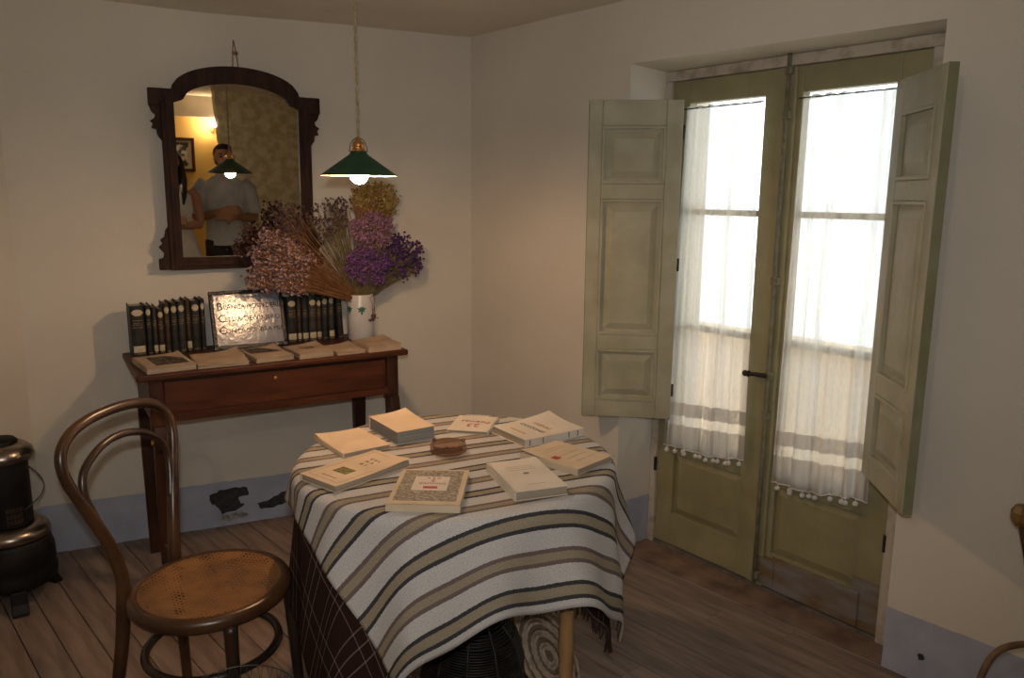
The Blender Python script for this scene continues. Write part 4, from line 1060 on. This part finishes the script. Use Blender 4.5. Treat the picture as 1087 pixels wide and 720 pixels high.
# ------------------------------------------------------------------ bentwood chair (local -x is the back, +x the front)
CC = Vector((-.812, 1.985, 0)); CF = R(-15)
ch = thing('bentwood_chair', 'dark bentwood chair with a round woven cane seat, left of the table', 'chair', CC, CF)
SZ = .457
MB().lathe([(.172, SZ - .034), (.200, SZ - .036), (.206, SZ - .026), (.206, SZ - .012), (.200, SZ - .001), (.186, SZ + .002), (.176, SZ - .003)], 56, sy=1.05, cap=False).build('seat_ring', 'bent', ch, smooth=True)
MB().lathe([(.001, SZ - .010), (.09, SZ - .010), (.180, SZ - .001)], 48, sy=1.05, cap=False).build('cane_seat', 'cane', ch, smooth=True)
# back hoop: one piece from foot to foot
hb = []
half = [(-.232, .165, 0.0), (-.216, .140, .15), (-.203, .116, .30), (-.197, .104, .42), (-.196, .104, .50), (-.208, .126, .60), (-.230, .164, .70), (-.250, .197, .79), (-.262, .196, .85), (-.270, .158, .892), (-.275, .090, .914), (-.277, 0, .921)]
full = half + [(x, -y, z) for x, y, z in reversed(half[:-1])]
def smooth_curve(pts, sub=5):
    P = [Vector(p) for p in pts]; out = []
    for i in range(len(P) - 1):
        p0 = P[max(i - 1, 0)]; p1 = P[i]; p2 = P[i + 1]; p3 = P[min(i + 2, len(P) - 1)]
        for k in range(sub):
            t = k / sub; t2 = t * t; t3 = t2 * t
            out.append(.5 * ((2 * p1) + (p2 - p0) * t + (2 * p0 - 5 * p1 + 4 * p2 - p3) * t2 + (3 * p1 - p0 - 3 * p2 + p3) * t3))
    out.append(P[-1]); return out
cv = smooth_curve(full)
MB().tube(cv, [.0145 + .0045 * max(0, 1 - abs(p.z - .40) / .35) for p in cv], 12).build('back_hoop', 'bent', ch, smooth=True)
ih = [(-.216, .128, .630), (-.228, .148, .690), (-.240, .158, .745), (-.250, .140, .795), (-.257, .085, .832), (-.261, .035, .846), (-.262, 0, .848)]
ih = ih + [(x, -y, z) for x, y, z in reversed(ih[:-1])]
cv = smooth_curve(ih)
MB().tube(cv, .0105, 10).build('inner_hoop', 'bent', ch, smooth=True)
for s in (1, -1):
    lp_ = smooth_curve([(.150, s * .135, SZ - .03), (.156, s * .140, .30), (.164, s * .147, .12), (.170, s * .153, 0)])
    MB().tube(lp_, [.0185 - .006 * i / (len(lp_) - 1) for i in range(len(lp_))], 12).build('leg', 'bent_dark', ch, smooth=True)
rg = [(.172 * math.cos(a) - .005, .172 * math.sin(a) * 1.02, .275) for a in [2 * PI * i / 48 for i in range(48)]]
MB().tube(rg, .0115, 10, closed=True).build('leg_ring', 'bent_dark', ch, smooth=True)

# ------------------------------------------------------------------ paraffin stove at the left edge
SV = Vector((-1.838, 2.715, 0))
sv = thing('paraffin_stove', 'black cylindrical stove with chrome rings at the left edge of the room', 'stove', SV)
MB().lathe([(.001, .075), (.128, .075), (.140, .085), (.142, .12), (.136, .135), (.140, .15), (.138, .20), (.128, .235), (.124, .25), (.001, .25)], 40).build('tank', 'stove_black', sv, smooth=True)
MB().lathe([(.075, .248), (.126, .248), (.132, .262), (.126, .284), (.104, .300), (.080, .304), (.075, .300)], 40, cap=False).build('burner_collar', 'chrome', sv, smooth=True)
bd = MB().lathe([(.078, .300), (.080, .306), (.080, .545), (.078, .552)], 40).build('chimney_drum', 'stove_black', sv, smooth=True)
wa = math.atan2(-SV.y, -SV.x) + .25
for i in range(5):
    for j in range(3):
        a = wa + (i - 2) * .14; z = .315 + j * .022
        mtx = Matrix.Translation((.0802 * math.cos(a), .0802 * math.sin(a), z + .01)) @ Matrix.Rotation(a, 4, 'Z')
        MB().obox(mtx, .003, .008, .016).build('mica_window', 'brown_leather', bd)
MB().lathe([(.076, .540), (.100, .546), (.104, .558), (.098, .580), (.075, .600), (.052, .607), (.045, .604)], 40, cap=False).build('top_cap', 'chrome', sv, smooth=True)
MB().lathe([(.001, .585), (.055, .588), (.055, .612), (.045, .622), (.028, .626), (.001, .627)], 32).build('top_lid', 'stove_black', sv, smooth=True)
ha = math.atan2(-SV.y, -SV.x) + 1.2
MB().tube([(.080 * math.cos(ha + t * .5) + .048 * math.sin(PI * (t + 1) / 2) * math.cos(ha), .080 * math.sin(ha + t * .5) + .048 * math.sin(PI * (t + 1) / 2) * math.sin(ha), .43 + .07 * t) for t in [-1 + 2 * i / 16 for i in range(17)]], .0025, 6).build('carry_handle', 'wire', sv, smooth=True)
for i in range(3):
    a = R(-54 + 120 * i)
    mtx = Matrix.Translation((0, 0, 0)) @ Matrix.Rotation(a, 4, 'Z')
    f_ = MB(); prof_ = [(.100, .085), (.142, .085), (.150, .040), (.165, .012), (.168, 0), (.135, 0), (.130, .030), (.112, .055)]
    n_ = len(prof_); vs_ = [mtx @ Vector((x, -.026, z)) for x, z in prof_] + [mtx @ Vector((x, .026, z)) for x, z in prof_]
    f_.add(vs_, [tuple(range(n_)), tuple(range(2 * n_ - 1, n_ - 1, -1))] + [(k, (k + 1) % n_, (k + 1) % n_ + n_, k + n_) for k in range(n_)])
    f_.build('foot', 'stove_black', sv, bevel=.004)

# ------------------------------------------------------------------ under and beside the table
bz = thing('brazier_cover', 'black wire dome over the brazier under the table', 'brazier cover', (-.100, 2.09, 0))
pf = [(.0, .315), (.045, .312), (.085, .295), (.118, .255), (.140, .19), (.158, .12), (.172, .05), (.178, .0)]
def prof_at(z):
    for (r1, z1), (r2, z2) in zip(pf[:-1], pf[1:]):
        if z2 <= z <= z1: return r1 + (r2 - r1) * (z1 - z) / (z1 - z2)
    return .17
rgm = MB(); z = .004
while z < .31:
    r = prof_at(z); rgm.tube([(r * math.cos(a), r * math.sin(a), z) for a in [2 * PI * i / 36 for i in range(36)]], .0028, 4, closed=True); z += .0068
stuff(rgm.build('wire_rings', 'wicker_black', bz, smooth=True))
for i in range(10):
    a = 2 * PI * i / 10 + .2
    MB().tube([((r + .002) * math.cos(a), (r + .002) * math.sin(a), max(zq, .004)) for r, zq in pf], .0035, 5).build('rib', 'wicker_black', bz, smooth=True)
MB().lathe([(.001, .0), (.15, .0), (.155, .02), (.160, .10), (.14, .10), (.001, .05)], 32).build('brazier_pan', 'stove_black', bz, smooth=True)

mt = thing('esparto_mat', 'round braided esparto mat leaning against the black wire dome', 'mat', (.118, 2.165, 0))
nrm = Vector((.71, -.32, .62)).normalized()
mc_ = Vector((.0, .0, .130))
ux_ = Vector((0, 0, 1)).cross(nrm).normalized(); uy_ = nrm.cross(ux_)
k = 0; rr = .012
while rr < .150:
    pts = []
    nn = 60
    for i in range(nn):
        a = 2 * PI * i / nn
        p = mc_ + ux_ * (rr * math.cos(a) * .92) + uy_ * (rr * math.sin(a)) + nrm * (.002 * math.sin(a * 22 + k))
        pts.append(p)
    MB().tube(pts, .0066, 6, closed=True).build('braid_coil', 'esparto' if k % 3 else 'esparto_dark', mt, smooth=True)
    rr += .0128; k += 1

wb_ = thing('wire_basket', 'grey wire mesh basket on the floor in front of the chair', 'basket', (-.625, 1.625, 0))
HB, RB = .355, .135
wm = MB()
for i in range(32):
    a = 2 * PI * i / 32
    for sgn in (1, -1):
        wm.tube([((.10 + (RB - .10) * t) * math.cos(a + sgn * .55 * t), (.10 + (RB - .10) * t) * math.sin(a + sgn * .55 * t), HB * t + .003) for t in (0, .25, .5, .75, 1)], .0009, 3)
stuff(wm.build('mesh_wires', 'wire', wb_))
for r, z in ((RB, HB), (.10, .004), (.118, .18)):
    MB().tube([(r * math.cos(a), r * math.sin(a), z) for a in [2 * PI * i / 40 for i in range(40)]], .0016, 6, closed=True).build('rim_wire', 'wire', wb_, smooth=True)

# right edge: cane-handled basket and a knobbed walking stick
kb = thing('handled_basket', 'basket at the right edge, only its curved brown cane handle in view', 'basket', (1.275, 1.80, 0))
kb.rotation_euler = (0, 0, R(10))
MB().lathe([(.001, .004), (.085, .0), (.105, .03), (.125, .16), (.130, .19), (.122, .19), (.100, .03), (.001, .012)], 32, cap=False).build('bowl', 'wicker', kb, smooth=True)
for i in range(9):
    r = .1 + .028 * i / 8; z = .02 + .165 * i / 8
    MB().tube([((r + .002 + .0025 * math.sin(10 * a + i * PI)) * math.cos(a), (r + .002 + .0025 * math.sin(10 * a + i * PI)) * math.sin(a), z) for a in [2 * PI * j / 60 for j in range(60)]], .007, 5, closed=True).build('weave_band', 'wicker', kb, smooth=True)
hp = [(-.12, 0, .16), (-.108, 0, .26), (-.094, 0, .34), (-.068, 0, .385), (-.03, 0, .402), (.03, 0, .402), (.068, 0, .385), (.094, 0, .34), (.108, 0, .26), (.12, 0, .16)]
MB().tube(smooth_curve(hp), .0085, 8).build('handle', 'wicker', kb, smooth=True)
ws = thing('walking_stick', 'walking stick with a brown faceted knob at the right edge by the wall', 'walking stick', (1.52, 1.93, 0))
tp = Vector((1.348 - 1.52, 1.95 - 1.93, .655))
MB().tube([(0, 0, 0), tuple(tp * .5), tuple(tp)], [.009, .010, .011], 10).build('shaft', 'mahogany_dark', ws, smooth=True)
MB().lathe([(.001, -.030), (.016, -.028), (.027, -.012), (.028, .010), (.018, .027), (.001, .030)], 8, c=tuple(tp + Vector((-.005, 0, .028)))).build('knob', 'knob', ws)

# ------------------------------------------------------------------ people standing by the viewer, seen in the mirror
def remeshed(mb, name, m, parent, vox=.009, it=4):
    o = mb.build(name, m, parent, smooth=True)
    r = o.modifiers.new('remesh', 'REMESH'); r.mode = 'VOXEL'; r.voxel_size = vox; r.use_smooth_shade = True
    s = o.modifiers.new('smooth', 'SMOOTH'); s.factor = .5; s.iterations = it
    return o
def hand(mb, wrist, d, up, side):
    """palm and five fingers; d = pointing direction, up = back of the hand, side = thumb side"""
    d = Vector(d).normalized(); up = Vector(up); up = (up - d * up.dot(d)).normalized(); sd = d.cross(up) * side
    w = Vector(wrist); pc = w + d * .050
    for k in range(-2, 3): mb.tube([w + sd * k * .009, pc + sd * k * .016, w + d * .088 + sd * k * .017], [.014, .014, .011], 8)
    for k, (ln, of) in enumerate(((.066, .034), (.076, .012), (.070, -.011), (.055, -.033))):
        b = w + d * .086 + sd * of; m1 = b + d * ln * .5 - up * .008; m2 = m1 + d * ln * .32 - up * .022
        mb.tube([b, m1, m2, m2 + d * ln * .10 - up * .014], [.0098, .0092, .0086, .007], 8)
    t0 = w + d * .028 + sd * .030; t1 = t0 + (d * .55 + sd * .8).normalized() * .035 - up * .004; t2 = t1 + (d * .9 + sd * .25).normalized() * .030 - up * .008
    mb.tube([t0, t1, t2], [.0125, .0108, .008], 8)
def head(mb, c, s=1.0):
    cx, cy, cz = c
    mb.ellip((cx, cy + .012 * s, cz + .025 * s), .074 * s, .093 * s, .088 * s, 20, 14)
    mb.ellip((cx, cy - .022 * s, cz - .045 * s), .056 * s, .066 * s, .070 * s, 18, 12)
    mb.tube([(cx, cy - .083 * s, cz + .018 * s), (cx, cy - .098 * s, cz - .004 * s), (cx, cy - .106 * s, cz - .022 * s), (cx, cy - .088 * s, cz - .030 * s)], [.010 * s, .012 * s, .016 * s, .014 * s], 8)
    for sx in (-1, 1): mb.ellip((cx + sx * .076 * s, cy + .012 * s, cz - .005 * s), .009 * s, .019 * s, .032 * s, 10, 8)
def face(o, c, s=1.0):
    cx, cy, cz = c
    for sx in (-1, 1):
        MB().ellip((cx + sx * .031 * s, cy - .074 * s, cz + .012 * s), .013 * s, .008 * s, .007 * s, 10, 6).build('eye', 'eye', o, smooth=True)
        MB().tube([(cx + sx * .015 * s, cy - .084 * s, cz + .034 * s), (cx + sx * .032 * s, cy - .083 * s, cz + .039 * s), (cx + sx * .05 * s, cy - .068 * s, cz + .033 * s)], [.004, .0045, .003], 6).build('eyebrow', 'hair', o, smooth=True)
    MB().tube([(cx - .024 * s, cy - .080 * s, cz - .060 * s), (cx, cy - .090 * s, cz - .058 * s), (cx + .024 * s, cy - .080 * s, cz - .060 * s)], [.004, .0075, .004], 8).build('mouth', 'lip', o, smooth=True)

def man(loc, ang):
    o = thing('person', 'person in a pale blue shirt with folded forearms, reflected in the mirror', 'person', loc, ang)
    b = MB(); hc = (.0, -.03, 1.615)
    head(b, hc)
    b.tube([(0, .0, 1.40), (0, -.005, 1.48), (0, -.012, 1.555)], [.064, .056, .054], 14)
    b.loft([(0, 0, .90, .150, .100), (0, 0, 1.02, .145, .098), (0, .005, 1.18, .150, .100), (0, .008, 1.32, .168, .105), (0, .006, 1.40, .160, .088), (0, .004, 1.445, .085, .065)])
    for s in (-1, 1):
        b.tube([(s * .155, .005, 1.405), (s * .205, .012, 1.34), (s * .235, .015, 1.20), (s * .243, .0, 1.09)], [.056, .052, .046, .041], 12)
        wr_ = (s * .045, -.225, 1.125 + .05 * (s > 0)); el = Vector((s * .243, .0, 1.09))
        b.tube([el, el.lerp(Vector(wr_), .35), wr_], [.042, .041, .026], 12)
        hand(b, wr_, (-s * .9, -.15, .05), (0, -.9, .3), -s)
        b.tube([(s * .085, 0, .93), (s * .092, -.005, .70), (s * .095, 0, .49), (s * .098, .012, .28), (s * .10, .015, .09)], [.085, .076, .056, .052, .036], 12)
        b.tube([(s * .10, .03, .045), (s * .105, -.06, .04), (s * .115, -.15, .03)], [.042, .04, .030], 10)
    body = remeshed(b, 'body', 'skin2', o)
    face(body, hc)
    h = MB(); h.ellip((0, .022, 1.655), .083, .098, .082, 20, 12); h.ellip((0, -.045, 1.705), .068, .052, .034, 16, 10)
    h.ellip((0, .062, 1.60), .072, .055, .070, 16, 10)
    remeshed(h, 'hair', 'hair', body, .008)
    sh_ = MB()
    sh_.loft([(0, 0, .86, .178, .128), (0, 0, .95, .172, .124), (0, .004, 1.12, .166, .122), (0, .008, 1.32, .186, .124), (0, .006, 1.40, .178, .106), (0, .002, 1.46, .092, .078)])
    for s in (-1, 1): sh_.tube([(s * .15, .005, 1.405), (s * .208, .012, 1.345), (s * .240, .016, 1.20), (s * .247, .008, 1.13)], [.068, .066, .062, .060], 14)
    shirt = remeshed(sh_, 'shirt', 'shirt', o, .010)
    for s in (-1, 1):
        MB().add([(s * .012, -.075, 1.475), (s * .075, -.035, 1.490), (s * .085, -.060, 1.455), (s * .040, -.115, 1.415), (s * .012, -.080, 1.468), (s * .075, -.040, 1.483), (s * .085, -.066, 1.449), (s * .040, -.121, 1.410)],
                 [(0, 1, 2, 3), (7, 6, 5, 4), (0, 4, 5, 1), (1, 5, 6, 2), (2, 6, 7, 3), (3, 7, 4, 0)]).build('collar', 'shirt', shirt)
    tr_ = MB(); tr_.loft([(0, 0, .98, .160, .112), (0, 0, .90, .172, .122), (0, .004, .84, .178, .125)])
    for s in (-1, 1): tr_.tube([(s * .085, 0, .90), (s * .094, -.004, .70), (s * .097, 0, .49), (s * .10, .012, .28), (s * .102, .015, .06)], [.100, .090, .074, .068, .064], 12)
    remeshed(tr_, 'trousers', 'trousers', o, .011)
    for s in (-1, 1):
        MB().loft([(s * .108, -.055, 0, .046, .135), (s * .108, -.055, .02, .048, .138), (s * .106, -.04, .055, .044, .115), (s * .102, .0, .085, .042, .06)]).build('shoe', 'shoe', o, smooth=True)
    return o
def woman(loc, ang):
    o = thing('person', 'person with long dark hair in a sleeveless white dress, reflected in the mirror', 'person', loc, ang)
    b = MB(); hc = (.0, -.03, 1.565)
    head(b, hc, .95)
    b.tube([(0, .0, 1.36), (0, -.005, 1.44), (0, -.012, 1.51)], [.055, .046, .046], 14)
    b.loft([(0, 0, .86, .160, .105), (0, 0, .98, .135, .092), (0, .002, 1.08, .118, .083), (0, 0, 1.22, .138, .100), (0, .004, 1.33, .145, .085), (0, .004, 1.385, .075, .055)])
    for s in (-1, 1):
        b.tube([(s * .135, .004, 1.352), (s * .178, .010, 1.29), (s * .200, .02, 1.16), (s * .205, .01, 1.055)], [.045, .043, .038, .034], 12)
        wr_ = (s * .03, -.205, 1.06 + .045 * (s > 0)); el = Vector((s * .205, .01, 1.055))
        b.tube([el, el.lerp(Vector(wr_), .35), wr_], [.035, .034, .022], 12)
        hand(b, wr_, (-s * .9, -.1, .05), (0, -.9, .3), -s)
        b.tube([(s * .080, 0, .88), (s * .085, -.005, .66), (s * .085, 0, .46), (s * .086, .012, .27), (s * .088, .015, .08)], [.083, .070, .050, .047, .032], 12)
        b.tube([(s * .09, .03, .04), (s * .095, -.06, .035), (s * .10, -.14, .025)], [.036, .034, .026], 10)
    body = remeshed(b, 'body', 'skin', o)
    face(body, hc, .95)
    h = MB(); h.ellip((0, .022, 1.605), .082, .096, .080, 20, 12); h.ellip((0, -.038, 1.650), .066, .052, .032, 16, 10)
    h.loft([(0, .060, 1.20, .050, .025), (0, .066, 1.28, .090, .036), (0, .060, 1.38, .102, .046), (0, .055, 1.50, .086, .062), (0, .045, 1.60, .080, .070)])
    for s in (-1, 1): h.tube([(s * .066, -.02, 1.62), (s * .083, -.01, 1.53), (s * .098, -.035, 1.42), (s * .095, -.07, 1.30), (s * .085, -.085, 1.22)], [.022, .026, .028, .024, .012], 10)
    remeshed(h, 'hair', 'hair', body, .008)
    d_ = MB()
    secs = [(0, 0, .42, .270, .215), (0, 0, .60, .235, .185), (0, 0, .82, .195, .145), (0, 0, .93, .165, .118), (0, .002, 1.06, .132, .098), (0, -.002, 1.20, .152, .116), (0, .003, 1.30, .150, .104), (0, .004, 1.335, .128, .088)]
    seg = 48; vs_ = []
    for x, y, z, rx, ry in secs:
        for k in range(seg):
            a = 2 * PI * k / seg; f = 1 + .06 * max(0, .95 - z) / .5 * math.sin(9 * a); vs_.append((x + rx * f * math.cos(a), y + ry * f * math.sin(a), z))
    fs_ = []
    for i in range(len(secs) - 1):
        for k in range(seg): fs_.append((i * seg + k, i * seg + (k + 1) % seg, (i + 1) * seg + (k + 1) % seg, (i + 1) * seg + k))
    d_.add(vs_, fs_)
    dress = d_.build('dress', 'dress', o, smooth=True)
    for s in (-1, 1): MB().tube(smooth_curve([(s * .075, -.085, 1.33), (s * .082, -.055, 1.39), (s * .085, .0, 1.405), (s * .08, .06, 1.37), (s * .075, .088, 1.33)]), .010, 8).build('shoulder_strap', 'dress', dress, smooth=True)
    for s in (-1, 1):
        MB().loft([(s * .096, -.05, 0, .040, .125), (s * .096, -.05, .015, .042, .128), (s * .094, -.03, .045, .038, .10), (s * .090, .0, .07, .036, .05)]).build('shoe', 'shoe', o, smooth=True)
    return o
man((1.27, .27, 0), R(212))
woman((.79, .21, 0), R(222))

# picture and wall lamp of the yellow room, seen in the mirror
pp = YC + ed * -.25 + nY * .012
pm = thing('framed_picture', 'dark framed picture on the yellow wall, reflected in the mirror', 'picture', (pp.x, pp.y, 1.63), A_Y)
W_, H_ = .19, .175
for x0, x1, z0_, z1_ in ((-W_, W_, -H_, -H_ + .03), (-W_, W_, H_ - .03, H_), (-W_, -W_ + .03, -H_ + .03, H_ - .03), (W_ - .03, W_, -H_ + .03, H_ - .03)):
    MB().box(x0, x1, -.01, .025, z0_, z1_).build('frame_bar', 'frame_wood', pm, bevel=.004)
MB().box(-W_ + .03, W_ - .03, -.008, .008, -H_ + .03, H_ - .03).build('mount', 'pic_mount', pm)
MB().box(-W_ + .06, W_ - .06, .008, .010, -H_ + .05, H_ - .05).build('print', 'picture', pm)
sp_ = YC + ed * .145 + nY * .004
sc = thing('wall_lamp', 'small lit wall lamp on the yellow wall, a glint in the mirror', 'lamp', (sp_.x, sp_.y, 1.90), A_Y)
MB().lathe([(.001, -.004), (.035, -.004), (.035, .004), (.001, .004)], 20).build('wall_plate', 'brass', sc).rotation_euler = (R(90), 0, 0)
MB().tube([(0, .004, 0), (0, .05, -.01), (0, .085, .0)], .006, 8).build('arm', 'brass', sc, smooth=True)
MB().lathe([(.012, .0), (.016, .004), (.016, .025), (.010, .028)], 16, c=(0, .085, 0)).build('socket', 'brass', sc, smooth=True)
MB().ellip((0, .085, .055), .026, .026, .030, 18, 12).build('bulb', emis('lit_wall_bulb', ROOM_C, ROOM), sc, smooth=True)

# fill bulb added out of view behind the viewer to brighten the room
cb = thing('added_fill_bulb', 'added fill bulb under the ceiling, unseen behind the viewer', 'lamp', (-.35, -.12, CEIL))
MB().lathe([(.001, -.022), (.012, -.022), (.032, -.006), (.034, .0), (.001, .0)], 20).build('ceiling_rose', 'white_plaster', cb, smooth=True)
MB().tube([(0, 0, 0), (.002, 0, -.08), (0, 0, -.14)], .0035, 6).build('cord', 'cord', cb, smooth=True)
MB().lathe([(.001, -.18), (.015, -.178), (.017, -.15), (.008, -.138), (.001, -.136)], 16).build('socket', 'brass', cb, smooth=True)
MB().ellip((0, 0, -.208), .029, .029, .034, 18, 12).build('bulb', emis('fill_bulb_glow', FILL_C, BEHIND), cb, smooth=True)
